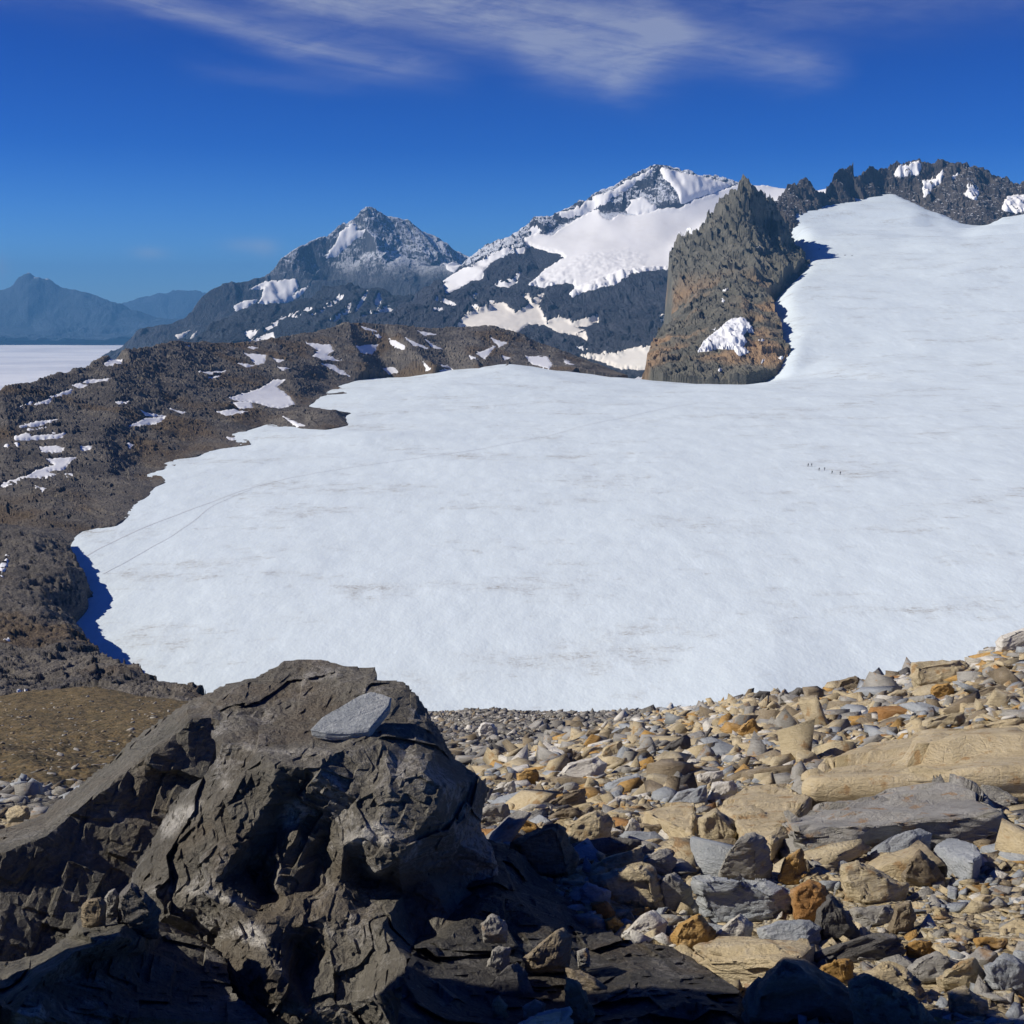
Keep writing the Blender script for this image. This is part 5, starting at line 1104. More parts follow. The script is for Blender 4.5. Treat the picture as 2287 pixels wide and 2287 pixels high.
# slabs and blocks that can be told apart in the photograph
tr(Z7, [(690, 920), (760, 855), (1010, 750), (1240, 722), (1400, 672), (1700, 655), (1932, 640), (2150, 630), (2180, 900), (1932, 905), (1700, 880), (1480, 880), (1180, 935), (1000, 965), (860, 1000), (720, 985)], 'largest long sandy bedrock slab with rust streaks across the slope', 'sand', name='rock_slab', mode='slab', thick=0.16, cat='slab', amt=0.55)
tr(Z7, [(520, 1165), (700, 1115), (850, 1065), (1150, 1003), (1500, 962), (1570, 972), (1700, 1045), (1840, 1112), (1760, 1140), (1500, 1150), (1400, 1150), (900, 1215), (620, 1240), (545, 1215)], 'long grey slab with rust patches lying below the largest sandy slab', 'grey', name='rock_slab', mode='slab', thick=0.17, cat='slab', amt=0.7)
tr(Z7, [(160, 1092), (330, 985), (500, 972), (600, 990), (715, 1032), (660, 1120), (545, 1150), (520, 1180), (560, 1260), (480, 1290), (330, 1250), (240, 1150)], 'smooth pale sandy fan shaped slab with a crack', 'sand', name='rock_slab', mode='slab', thick=0.14, cat='slab', amt=0.45)
tr(Z7, [(50, 1155), (160, 1097), (240, 1150), (330, 1240), (320, 1262), (220, 1345), (140, 1310), (60, 1260)], 'cracked beige block fitted against the pale fan shaped slab', 'beige', thick=0.3)
tr(Z7, [(330, 1252), (385, 1245), (440, 1265), (475, 1330), (482, 1420), (475, 1530), (300, 1500), (200, 1492), (170, 1480), (215, 1400), (250, 1340)], 'tall standing stone with a pale lit side and a dark face', 'grey', ridge=0.12, lean=0.1, cat='stone', name='standing_stone')
tr(Z7, [(20, 1490), (130, 1485), (250, 1490), (420, 1500), (600, 1590), (612, 1740), (480, 1700), (350, 1690), (230, 1740), (160, 1762), (60, 1690), (30, 1600)], 'big grey cracked block standing in front of the tall standing stone', 'blue', ridge=0.3, lean=0.2)
tr(Z7, [(650, 1315), (690, 1255), (740, 1225), (765, 1280), (772, 1330), (710, 1392), (660, 1385)], 'small upright beige stone with a pointed top', 'beige', ridge=0.2, name='standing_stone', cat='stone')
tr(Z7, [(510, 1525), (535, 1440), (560, 1370), (650, 1328), (682, 1400), (640, 1500), (580, 1542)], 'leaning ochre slab beside the tall standing stone', 'ochre', ridge=0.3, lean=0.4)
tr(Z7, [(1115, 1315), (1200, 1255), (1330, 1208), (1402, 1240), (1390, 1290), (1320, 1370), (1258, 1432), (1190, 1400)], 'tilted dark blue slab with a pale edge', 'blue', ridge=0.15, lean=0.8)
tr(Z7, [(1225, 1480), (1275, 1400), (1330, 1338), (1420, 1410), (1480, 1510), (1400, 1545), (1290, 1490)], 'upright triangular brown stone below the tilted dark blue slab', 'brown', ridge=0.3, name='standing_stone', cat='stone')
tr(Z7, [(885, 1425), (980, 1405), (1120, 1465), (1272, 1535), (1165, 1642), (1060, 1642), (960, 1570), (885, 1510)], 'long beige wedge with a shaded grey top', 'beige', ridge=0.2, lean=0.5)
tr(Z7, [(588, 1565), (700, 1508), (790, 1550), (822, 1592), (730, 1680), (700, 1742), (640, 1695), (600, 1625)], 'rusty white veined block left of the dark grey pyramid stone', 'rust', ridge=0.35)
tr(Z7, [(735, 1670), (820, 1588), (872, 1640), (930, 1720), (985, 1802), (890, 1862), (750, 1862), (728, 1760)], 'dark grey pyramid stone with slanting cracks', 'dark', ridge=0.4)
tr(Z7, [(935, 1682), (1050, 1655), (1172, 1650), (1182, 1695), (1112, 1775), (1040, 1745)], 'grey tilted slab with a white end right of the dark pyramid stone', 'grey', lean=0.8)
tr(Z7, [(1148, 1800), (1190, 1642), (1290, 1618), (1305, 1720), (1240, 1802), (1180, 1822)], 'brown upright rhomb shaped slab', 'brown', ridge=0.6, lean=0.3)
tr(Z7, [(385, 1780), (520, 1735), (700, 1738), (770, 1790), (760, 1862), (600, 1885), (460, 1862)], 'broad flat blue grey slab in front of the big grey block', 'blue', lean=0.7, amt=0.6)
tr(Z7, [(155, 1820), (220, 1760), (300, 1698), (372, 1760), (360, 1850), (260, 1885), (180, 1880)], 'pale pyramid shaped stone with a lit left face', 'pale', ridge=0.4)
tr(Z8, [(1125, 738), (1220, 700), (1400, 645), (1512, 652), (1500, 682), (1400, 705), (1300, 735), (1220, 752)], 'long dark grey log shaped slab lying on the scree', 'dark', lean=0.5, name='rock_slab', cat='slab')
tr(Z7, [(1415, 1320), (1500, 1268), (1640, 1308), (1692, 1370), (1640, 1412), (1450, 1378)], 'flat grey slab right of the tilted dark blue slab', 'blue', mode='slab', thick=0.1, amt=0.6)
tr(Z7, [(1655, 1265), (1730, 1208), (1860, 1188), (1892, 1220), (1830, 1270), (1750, 1312)], 'flat pale blue slab casting a sharp shadow near the picture edge', 'blue', lean=0.9)
tr(Z7, [(95, 1062), (140, 948), (270, 928), (282, 982), (180, 1052)], 'blue white block above the pale fan shaped slab', 'pale', lean=0.6)
tr(Z7, [(45, 905), (120, 882), (195, 878), (205, 910), (115, 962), (58, 955)], 'small white grey block with a dark underside', 'pale', lean=0.5)
tr(Z7, [(1538, 955), (1610, 922), (1660, 980), (1692, 1042), (1585, 1025)], 'small grey shard leaning on the long grey slab', 'grey', lean=0.4)
tr(Z7, [(1648, 915), (1740, 955), (1830, 1000), (1940, 1045), (1940, 1105), (1840, 1105), (1700, 1035)], 'large grey shard with a dark shaded top on the long grey slab', 'grey', lean=0.6)
tr(Z7, [(1288, 268), (1420, 270), (1560, 238), (1622, 268), (1545, 305), (1540, 392), (1420, 405), (1312, 412), (1280, 340)], 'large square sandy block on the skyline of the slope', 'beige', lean=0.4)
tr(Z7, [(1768, 135), (1800, 102), (1932, 52), (2080, 40), (2100, 185), (1932, 188), (1850, 202), (1765, 192)], 'large pale rounded boulder at the picture edge on the skyline', 'pale', name='boulder', cat='boulder', lean=0.3, amt=0.6)
tr(Z7, [(578, 445), (620, 412), (690, 400), (780, 410), (822, 440), (700, 472), (592, 492)], 'dark rounded stone on the skyline', 'dark', lean=0.3)
tr(Z7, [(518, 445), (555, 405), (580, 440), (580, 485), (560, 502), (525, 492)], 'small upright stone beside the dark rounded skyline stone', 'grey', name='standing_stone', cat='stone')
tr(Z7, [(828, 442), (880, 360), (960, 338), (1048, 370), (990, 410), (920, 438)], 'brown angular block on the skyline', 'brown', ridge=0.25)
tr(Z7, [(1393, 405), (1430, 385), (1500, 378), (1532, 410), (1480, 468), (1402, 432)], 'bright ochre cube shaped stone under the large square block', 'ochre')
tr(Z7, [(1348, 595), (1460, 560), (1590, 543), (1602, 612), (1560, 632), (1350, 628)], 'long beige block above the largest sandy slab', 'beige', lean=0.4)
tr(Z7, [(1590, 632), (1760, 600), (1960, 578), (1960, 642), (1700, 655), (1600, 662)], 'flat cracked sandy block lying behind the largest sandy slab', 'sand', lean=0.5)
tr(Z7, [(1528, 492), (1650, 430), (1800, 378), (1872, 430), (1760, 472), (1600, 502)], 'long tan slab right of the ochre cube stone', 'brown', lean=0.7)
tr(Z7, [(388, 562), (440, 515), (490, 478), (582, 530), (592, 560), (420, 575)], 'tan wedge shaped stone with a flat lit side', 'beige', ridge=0.4)
tr(Z7, [(283, 645), (330, 605), (372, 578), (442, 662), (330, 682)], 'ochre pyramid stone on the middle slope', 'ochre')
tr(Z7, [(1145, 440), (1200, 415), (1260, 420), (1300, 455), (1270, 490), (1180, 485)], 'rounded beige stone below the skyline blocks', 'beige')
tr(Z7, [(360, 460), (410, 420), (470, 425), (470, 470), (420, 490)], 'small grey stone stack on the skyline', 'dark')
tr(Z7, [(1360, 450), (1400, 440), (1465, 485), (1440, 522), (1390, 495)], 'small dark blue shard in the middle slope', 'blue')
tr(Z6, [(300, 645), (318, 612), (345, 598), (390, 605), (412, 632), (415, 658), (398, 686), (340, 692), (306, 676)], 'round pale boulder alone on the grey rubble', 'pale', name='boulder', cat='boulder', lean=0.1, thick=0.8, amt=0.7)
tr(Z6, [(1000, 795), (1030, 742), (1130, 703), (1148, 800), (1100, 812), (1040, 805)], 'yellow triangular stone standing up from the scree', 'sand', ridge=0.3)
tr(Z6, [(762, 895), (820, 840), (900, 815), (990, 798), (1042, 838), (990, 912), (900, 928), (825, 932)], 'long pale grey slab in the middle of the scree', 'pale', lean=0.8, amt=0.6)
tr(Z6, [(523, 905), (580, 872), (640, 862), (652, 890), (592, 968), (530, 955)], 'orange upright stone near the huge boulder', 'ochre', ridge=0.3)
tr(Z6, [(422, 995), (465, 955), (512, 932), (522, 990), (470, 1018)], 'small cream white stone next to the orange upright stone', 'pale', ridge=0.4)
tr(Z6, [(1030, 962), (1120, 925), (1230, 903), (1262, 960), (1180, 990), (1080, 1015)], 'dark blue grey slab below the long pale slab', 'blue', lean=0.8)
tr(Z6, [(288, 1155), (360, 1080), (480, 1063), (495, 1150), (452, 1188), (330, 1175)], 'lilac grey block touching the huge boulder', 'grey', ridge=0.35)
tr(Z6, [(495, 1240), (518, 1148), (600, 1168), (692, 1232), (650, 1252)], 'orange faced block near the lilac grey block', 'ochre', ridge=0.4)
tr(Z6, [(488, 1295), (600, 1268), (680, 1198), (760, 1178), (802, 1212), (862, 1350), (885, 1485), (770, 1512), (640, 1472), (510, 1345)], 'big brown grey boulder at the edge of the huge boulder shadow', 'brown', name='boulder', cat='boulder', ridge=0.45, lean=0.3)
tr(Z6, [(798, 1185), (950, 1158), (1000, 1108), (1060, 1125), (1075, 1180), (1050, 1262), (900, 1302), (810, 1292)], 'sunlit yellow slab split by a crack', 'sand', ridge=0.3, lean=0.5)
tr(Z6, [(1135, 1290), (1145, 1225), (1190, 1148), (1240, 1195), (1235, 1260), (1222, 1285)], 'cream upright stone with a dark right side', 'pale', ridge=0.3)
tr(Z6, [(1235, 1185), (1350, 1188), (1402, 1242), (1330, 1270), (1250, 1282)], 'brown shaded block right of the cream upright stone', 'brown', ridge=0.25)
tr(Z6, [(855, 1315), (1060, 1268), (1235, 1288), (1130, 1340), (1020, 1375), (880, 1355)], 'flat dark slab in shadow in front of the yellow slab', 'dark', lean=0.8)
tr(Z6, [(998, 1405), (1060, 1368), (1250, 1318), (1255, 1362), (1090, 1465), (1012, 1465)], 'long beige slab with a white broken end', 'sand', lean=0.6)
tr(Z6, [(945, 1500), (1110, 1468), (1250, 1408), (1345, 1500), (1385, 1685), (1200, 1685), (1040, 1625), (1060, 1580)], 'large tan boulder with an orange foot', 'beige', name='boulder', cat='boulder', ridge=0.55, lean=0.35)
tr(Z6, [(1125, 1462), (1260, 1390), (1400, 1328), (1445, 1380), (1270, 1430)], 'grey slab leaning behind the large tan boulder', 'grey', lean=0.7)
tr(Z6, [(1345, 1500), (1430, 1458), (1535, 1560), (1535, 1655), (1400, 1695)], 'shaded wedge between the large tan boulder and the big grey block', 'grey', ridge=0.1)
tr(Z6, [(1412, 1830), (1460, 1755), (1580, 1698), (1668, 1800), (1540, 1905), (1450, 1875)], 'orange pyramid stone in front of the big grey block', 'ochre', ridge=0.45)
tr(Z6, [(1118, 1838), (1200, 1760), (1310, 1688), (1402, 1752), (1300, 1800), (1200, 1830)], 'white topped grey slab at the edge of the shadow', 'pale', lean=0.8)
tr(Z6, [(955, 1645), (1040, 1628), (1095, 1690), (1060, 1725), (985, 1722)], 'small orange stone below the large tan boulder', 'rust')
tr(Z6, [(1160, 1690), (1210, 1668), (1290, 1672), (1280, 1700), (1200, 1712)], 'flat little orange stone under the large tan boulder', 'ochre', lean=0.6)
tr(Z6, [(1030, 1740), (1090, 1712), (1140, 1760), (1100, 1815), (1050, 1800)], 'small tan orange stone at the shadow edge', 'ochre')
tr(Z6, [(888, 1560), (930, 1518), (1072, 1572), (1000, 1640), (920, 1610)], 'blue grey flat stone left of the large tan boulder foot', 'blue', lean=0.6)
tr(Z6, [(1378, 1080), (1450, 1000), (1620, 965), (1625, 1062), (1500, 1080)], 'pale blue slab beside the pale fan shaped slab', 'blue', lean=0.8, amt=0.6)
tr(Z6, [(1255, 1125), (1400, 1080), (1550, 1068), (1562, 1150), (1530, 1245), (1390, 1195)], 'low beige slab left of the cracked beige block', 'sand', mode='slab', thick=0.1, amt=0.6)
tr(Z6, [(640, 1105), (800, 1020), (920, 975), (930, 1000), (790, 1075), (660, 1120)], 'long thin brown slab set on edge in the upper scree', 'brown', lean=0.6)
tr(Z6, [(690, 1160), (790, 1100), (880, 1090), (930, 1140), (800, 1165)], 'brown grey block behind the sunlit yellow slab', 'brown', lean=0.5)
tr(Z6, [(905, 680), (940, 640), (1010, 645), (1015, 700), (930, 725)], 'rounded grey brown stone at the top of the scree', 'brown')
tr(Z6, [(1340, 780), (1420, 720), (1510, 670), (1528, 690), (1440, 750), (1360, 790)], 'long dark slab near the top of the scree', 'dark', lean=0.6)
tr(Z6, [(500, 1015), (620, 960), (680, 990), (650, 1030), (520, 1035)], 'grey tilted block below the orange upright stone', 'grey', lean=0.4)
tr(Z8, [(1355, 792), (1440, 738), (1520, 785), (1580, 840), (1605, 882), (1562, 892), (1500, 850), (1440, 805)], 'sunlit beige slab beside the bottom shadow', 'sand', lean=0.6)
tr(Z8, [(1788, 755), (1860, 712), (1940, 745), (1960, 842), (1870, 872), (1802, 815)], 'dark grey six sided stone in the bottom corner', 'blue', ridge=0.4)
tr(Z8, [(1508, 772), (1560, 735), (1622, 708), (1702, 740), (1652, 802), (1560, 812)], 'striped grey stone in the bottom corner area', 'grey', lean=0.6)
tr(Z8, [(1618, 802), (1690, 755), (1762, 728), (1802, 800), (1720, 842)], 'brown lit block beside the dark grey six sided stone', 'beige', ridge=0.4)
tr(Z8, [(738, 702), (830, 652), (1000, 665), (1185, 678), (1120, 742), (980, 760), (850, 764), (800, 745)], 'broad pale sandy slab above the bottom shadow', 'sand', mode='slab', thick=0.08, amt=0.6)
tr(Z8, [(1752, 662), (1800, 652), (1872, 664), (1872, 696), (1760, 692)], 'small yellow brick shaped stone near the picture edge', 'ochre', lean=0.4)
tr(Z8, [(1500, 690), (1540, 665), (1600, 668), (1615, 700), (1560, 722)], 'lumpy orange stone right of the log shaped slab', 'ochre')
tr(Z11, [(690, 980), (730, 860), (800, 770), (900, 690), (980, 700), (1090, 790), (1250, 900), (1400, 990)], 'large shaded triangular rock at the bottom edge', 'brown', ridge=0.3, lean=0.6)
tr(Z11, [(1180, 790), (1240, 750), (1360, 800), (1480, 880), (1560, 960), (1500, 1010), (1300, 1000), (1220, 900)], 'shaded slab at the bottom edge under the sunlit beige slab', 'brown', ridge=0.3, lean=0.7)
tr(Z11, [(1600, 830), (1680, 805), (1770, 870), (1780, 930), (1640, 930)], 'half shaded tan block at the bottom edge', 'beige', ridge=0.3)
tr(Z11, [(1045, 720), (1120, 690), (1190, 690), (1200, 740), (1180, 800), (1080, 745)], 'ochre block peeking from the bottom shadow', 'ochre')
# rocks in the shadow of the boulder
tr(Z12, [(560, 200), (640, 130), (740, 180), (760, 280), (640, 310), (570, 280)], 'shaded grey stone right of the huge boulder foot', 'grey', ridge=0.3, doff=-0.22)
tr(Z12, [(600, 515), (650, 400), (690, 360), (770, 375), (760, 470), (720, 540), (640, 560)], 'grey shard with one lit edge in the boulder shadow', 'grey', ridge=0.2, doff=-0.22)
tr(Z12, [(860, 470), (960, 380), (1060, 300), (1150, 235), (1220, 290), (1200, 420), (1100, 520), (960, 520)], 'pale ridged rock lit on its crest in the boulder shadow', 'brown', ridge=0.35, doff=-0.22)
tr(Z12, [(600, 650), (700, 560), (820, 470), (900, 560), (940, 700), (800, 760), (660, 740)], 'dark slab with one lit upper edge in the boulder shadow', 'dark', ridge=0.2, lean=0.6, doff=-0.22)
tr(Z12, [(1165, 720), (1180, 600), (1250, 615), (1310, 700), (1360, 790), (1380, 920), (1290, 920), (1220, 800)], 'lit upright shard at the bottom edge beside the shadow', 'brown', ridge=0.4, doff=-0.22)
tr(Z12, [(1170, 520), (1250, 540), (1380, 600), (1490, 690), (1420, 700), (1280, 640)], 'brown lit slab edge above the lit upright shard', 'brown', lean=0.5, doff=-0.22)
tr(Z12, [(820, 930), (900, 870), (1040, 850), (1200, 810), (1230, 900), (1200, 1000), (850, 1000)], 'pale rough stone at the bottom edge centre', 'pale', ridge=0.4, doff=-0.22)
tr(Z12, [(860, 800), (950, 740), (1030, 780), (1000, 860), (960, 885)], 'flat lit grey stone at the bottom edge', 'grey', ridge=0.5, doff=-0.22)
tr(Z12, [(640, 760), (690, 720), (750, 790), (750, 900), (700, 940), (660, 860)], 'tan lit shard at the bottom edge below the dark slab', 'brown', doff=-0.22)
tr(Z12, [(200, 740), (260, 690), (330, 800), (300, 924), (230, 960)], 'tan lit shard at the bottom edge against the huge boulder', 'brown', doff=-0.22)
tr(Z12, [(1250, 400), (1320, 375), (1350, 430), (1330, 500), (1270, 470)], 'small pale stone beside the ridged rock in shadow', 'grey', doff=-0.22)
# stones on the low spur
tr(Z10, [(555, 1190), (560, 1130), (600, 1072), (690, 1055), (735, 1100), (725, 1200), (690, 1262), (600, 1280), (565, 1245)], 'rounded tan stone lit by the sun on the low dark spur', 'brown', d=3.6, name='stone', cat='stone', ridge=0.4, amt=0.6)
tr(Z10, [(720, 1060), (750, 1020), (790, 1003), (820, 1040), (815, 1110), (760, 1170), (730, 1130)], 'small grey stone wedged beside the rounded tan stone', 'grey', d=3.68, name='stone', cat='stone')
tr(Z10, [(815, 1140), (830, 1040), (905, 952), (965, 1002), (1045, 1062), (1095, 1122), (1108, 1172), (1080, 1230), (1000, 1285), (900, 1275), (830, 1220)], 'dark angular boulder on the low spur against the huge boulder', 'dark', d=3.62, name='boulder', cat='boulder', ridge=0.15)
tr(Z10, [(35, 485), (60, 450), (120, 425), (190, 440), (210, 480), (150, 515), (80, 525)], 'pale oval slab lying left of the shaded outcrop crest', 'sand', mode='block', d=7.4, name='rock_slab', cat='slab', lean=0.9)
sb = np.array([(-2.9, 1.6, -1.2), (-1.6, 1.7, -1.2), (-1.78, 3.2, -1.2), (-2.9, 3.3, -1.2), (-2.7, 1.8, 2.6), (-1.85, 1.9, 2.7), (-1.75, 2.5, 2.5), (-1.9, 3.25, 1.9), (-2.7, 3.3, 2.0), (-2.2, 2.2, 3.1), (-1.55, 2.3, 0.8)])  # unseen boulder, added to throw its shadow along the bottom edge
c0 = sb.mean(0); co, fa = hull(sb - c0); co, fa = subdiv(co, fa, 4); co = weather(co, fa, 1.2, 1.0)
o = mesh_np('boulder', co, [fa], M['outcrop']); o.location = c0
tag(o, 'upright boulder added out of view beside the camera to cast the bottom shadow', 'boulder')
# flat stone lying on the boulder
fs = Z5((1060, 450), (1110, 400), (1200, 345), (1290, 290), (1350, 272), (1400, 280), (1448, 300), (1440, 340), (1390, 400), (1340, 460), (1250, 470), (1130, 468))
fl = []
for (u, v) in fs:
    t = (v - 1420) / 0.4658
    x, y, z = P(u, v, (4.30 + (470 - t) / 200 * 0.22) * 1.07)
    fl.append((x, y, z))
fl = np.array(fl); c0 = fl.mean(0)
co, fa = hull(np.concatenate([fl - c0, (fl - c0) * 0.97 + np.array([0, 0, -0.032]), (fl - c0) * 0.95 + np.array([0, 0, 0.006])]))
co, fa = subdiv(co, fa, 4)
co = weather(co, fa, 0.30, 0.16, relax=1)
o = mesh_np('flat_stone', co, [fa], SM['blue']); o.location = c0
tag(o, 'flat blue grey stone with pale edges lying on top of the huge boulder', 'stone')

# ------------------------------------------------------------------ scattered stones
def proto(kind, r_):
    if kind == 'slab': k_ = (1, r_.uniform(0.5, 0.85), r_.uniform(0.09, 0.22))
    elif kind == 'shard': k_ = (1, r_.uniform(0.3, 0.5), r_.uniform(0.3, 0.5))
    else: k_ = (1, r_.uniform(0.65, 0.95), r_.uniform(0.4, 0.6))
    c_ = np.array([(sx, sy, sz) for sx in (-1, 1) for sy in (-1, 1) for sz in (-1, 1)], float)
    p_ = c_ + r_.normal(0, 0.11, (8, 3)) * np.array((1, 1, 0.6))
    p_[:, 0] += p_[:, 1] * r_.uniform(-0.6, 0.6); p_[:, 1] += p_[:, 0] * r_.uniform(-0.25, 0.25)
    tp = p_[:, 2] > 0
    p_[tp, 2] += p_[tp, 0] * r_.uniform(-0.5, 0.5) + p_[tp, 1] * r_.uniform(-0.3, 0.3)
    p_[tp, :2] *= r_.uniform(0.62, 1.0, 2)
    for _ in range(int(r_.integers(0, 3))):
        j = int(r_.integers(8)); p_ = np.concatenate([p_, [p_[j] * np.array((0.3, 1, 1)), p_[j] * np.array((1, 0.3, 1))]]); p_[j] *= np.array((0.7, 0.7, 0.9))
    return hull(p_ * 0.5 * np.array(k_))
KINDS = ['slab'] * 6 + ['shard'] * 2 + ['block'] * 1
PR = [(KINDS[i % 9], proto(KINDS[i % 9], rng)) for i in range(36)]
cand = []
def strew(n, smin, smax, dmin, dmax, cols, wts, amin=-0.1, amax=0.5, zone=None, pw=2.2):
    """stones evenly over the ground between two distances"""
    y = np.sqrt(rng.uniform(dmin ** 2, dmax ** 2, n)); a_ = rng.uniform(amin, amax, n)
    q = rng.uniform(0, 1, n); e_ = 1 - pw
    s_ = (smin ** e_ + q * (smax ** e_ - smin ** e_)) ** (1 / e_)
    x = a_ * y
    px = s_ * FPX / y
    z = N.at(x, y)
    u, v = project(x, y, z)
    ok = (px > 4.5) & (u > -60) & (u < 2350) & (v < 2400)
    if zone is not None: ok &= zone(x, y, u, v)
    col = rng.choice(len(cols), n, p=np.array(wts) / sum(wts))
    for i in np.where(ok)[0]:
        cand.append((px[i], s_[i], x[i], y[i], z[i], u[i], v[i], cols[col[i]], int(rng.integers(len(PR)))))
def scree_zone(x, y, u, v):
    return (y < np.interp(u, [900, 1080, 1250, 1400, 1560, 2300], [12, 18, 28, 42, 50, 60])) & (u > np.interp(v, [1600, 1750, 1950, 2287], [900, 960, 1050, 1000]))
cw = ['beige', 'sand', 'ochre', 'rust', 'grey', 'blue', 'dark', 'pale', 'brown']
ww = [5.5, 5, 1.3, 0.35, 5, 2.4, 0.9, 2.2, 2.8]
strew(13000, 0.03, 0.12, 2.6, 11, cw, ww, zone=scree_zone, pw=1.6)
strew(14000, 0.07, 0.24, 5.5, 26, cw, ww, zone=scree_zone, pw=1.7)
strew(3600, 0.16, 0.5, 5.5, 30, cw, ww, zone=scree_zone, pw=2.0)
strew(300, 0.32, 0.66, 9, 30, cw, ww, zone=scree_zone, pw=2.2)
strew(9000, 0.16, 0.5, 14, 52, cw, ww, zone=scree_zone, pw=2.2)
mz = lambda x, y, u, v: (~scree_zone(x, y, u, v)) & (u > 880)
strew(26000, 0.16, 0.8, 14, 118, ['moraine'] * 1 + ['grey', 'dark', 'brown', 'pale'], [4, 3, 3, 1.5, 0.5], amin=-0.12, amax=0.24, zone=mz, pw=2.4)
lz = lambda x, y, u, v: (u < 600) & (y < 24)
strew(2600, 0.09, 0.45, 7, 24, ['grey', 'blue', 'dark', 'brown'], [4, 3, 1.5, 1.5], amin=-0.6, amax=-0.15, zone=lz, pw=2.0)
tz_ = lambda x, y, u, v: (u < 600)
strew(1500, 0.10, 0.45, 20, 120, ['grey', 'brown', 'dark'], [3, 3, 2], amin=-0.55, amax=-0.2, zone=tz_, pw=2.6)
# keep the traced stones free of larger strewn ones
keep = []
allu = np.array([c[5] for c in cand]); allv = np.array([c[6] for c in cand]); inside = np.zeros(len(cand), bool)
for out, o in TR:
    b_ = [min(p_[0] for p_ in out), max(p_[0] for p_ in out), min(p_[1] for p_ in out), max(p_[1] for p_ in out)]
    m_ = (allu > b_[0] - 4) & (allu < b_[1] + 4) & (allv > b_[2] - 4) & (allv < b_[3] + 14)
    ii = np.where(m_)[0]
    if len(ii): inside[ii] |= poly_sd(allu[ii], allv[ii], out) > -3
# nothing inside the big foreground rocks
for out in (b_out, o_out, r_out, d_out):
    inside |= (poly_sd(allu, allv, out) > (30 if out is d_out else 0)) & (np.array([c[3] for c in cand]) < 7)
cand = [c for c, i in zip(cand, inside) if not i]
SM['moraine'] = stone_mat('stone_moraine', [(0.30, (0.120, 0.113, 0.098)), (0.5, (0.228, 0.216, 0.190)), (0.68, (0.336, 0.322, 0.288))], 0.5, obj=True)
cand.sort(key=lambda c: -c[0])
# the largest strewn stones stand apart from one another and become things of their own
single = []; taken = []
for i, c in enumerate(cand[:2600]):
    if len(single) >= 200: break
    if c[7] == 'moraine' and c[0] < 26: continue
    if any((c[5] - t[0]) ** 2 + (c[6] - t[1]) ** 2 < (0.42 * (c[0] + t[2])) ** 2 for t in taken): continue
    if not (8 < c[5] < 2279 and c[6] < 2275): continue
    taken.append((c[5], c[6], c[0])); single.append(i)
ss = set(single)
def pose(r_, kind, slope):
    e = Euler((r_.normal(0, 0.22) + slope, r_.normal(0, 0.25), r_.uniform(0, 6.28)))
    rz = Matrix.Rotation((r_.normal(0.25, 0.5) if r_.random() < 0.7 else r_.uniform(0, 6.28)) + (3.1416 if r_.random() < 0.5 else 0), 3, 'Z')
    tilt = Euler((r_.normal(0.0, 0.22), r_.normal(0, 0.22), 0)).to_matrix()
    if kind == 'shard' and r_.random() < 0.2: tilt = Euler((r_.normal(0, 0.4), r_.uniform(-1.3, -0.5), 0)).to_matrix()
    sl = Matrix.Rotation(r_.normal(-0.16, 0.12), 3, 'Y') @ Matrix.Rotation(slope, 3, 'X')
    return np.array(sl @ rz @ tilt)
fine = []
for k_, (kind, (co, fa)) in enumerate(PR):
    c2, f2 = subdiv(co, fa, 2); fine.append((weather(c2, f2, 1.0, 0.55, seed=k_ * 3.7, relax=0), f2))
meshes = {}
COLW = {'beige': 'beige', 'sand': 'pale sandy', 'ochre': 'ochre yellow', 'rust': 'rusty orange', 'grey': 'grey', 'blue': 'blue grey', 'dark': 'dark grey', 'pale': 'whitish', 'brown': 'brown', 'moraine': 'dull grey'}
KINDW = {'slab': 'flat slab', 'shard': 'narrow shard', 'block': 'blocky stone'}
def short(l):
    w = l.split()
    for stop in (' with ', ' on ', ' in ', ' near ', ' beside ', ' at ', ' below ', ' above ', ' behind ', ' lying ', ' standing ', ' between ', ' under ', ' left ', ' right ', ' across ', ' touching ', ' leaning ', ' fitted ', ' casting ', ' peeking ', ' alone ', ' split ', ' next ', ' set ', ' of ', ' against ', ' wedged ', ' lit ', ' streaked ', ' dusted '):
        k_ = l.find(stop)
        if k_ > 8: l = l[:k_]
    while l.split()[-1] in ('alone', 'standing', 'set', 'lying', 'leaning', 'split', 'lit', 'wedged'): l = l.rsplit(' ', 1)[0]
    return l.rstrip(',')
marks = []
for out, o in TR:
    us = [p_[0] for p_ in out]; vs = [p_[1] for p_ in out]
    marks.append(((min(us) + max(us)) / 2, (min(vs) + max(vs)) / 2, (max(us) - min(us)) / 2, (max(vs) - min(vs)) / 2, short(o['label'])))
cnt_m = {}
for m_ in marks: cnt_m[m_[4]] = cnt_m.get(m_[4], 0) + 1
marks = [m_ for m_ in marks if cnt_m[m_[4]] == 1]
lab = {}; objs = []
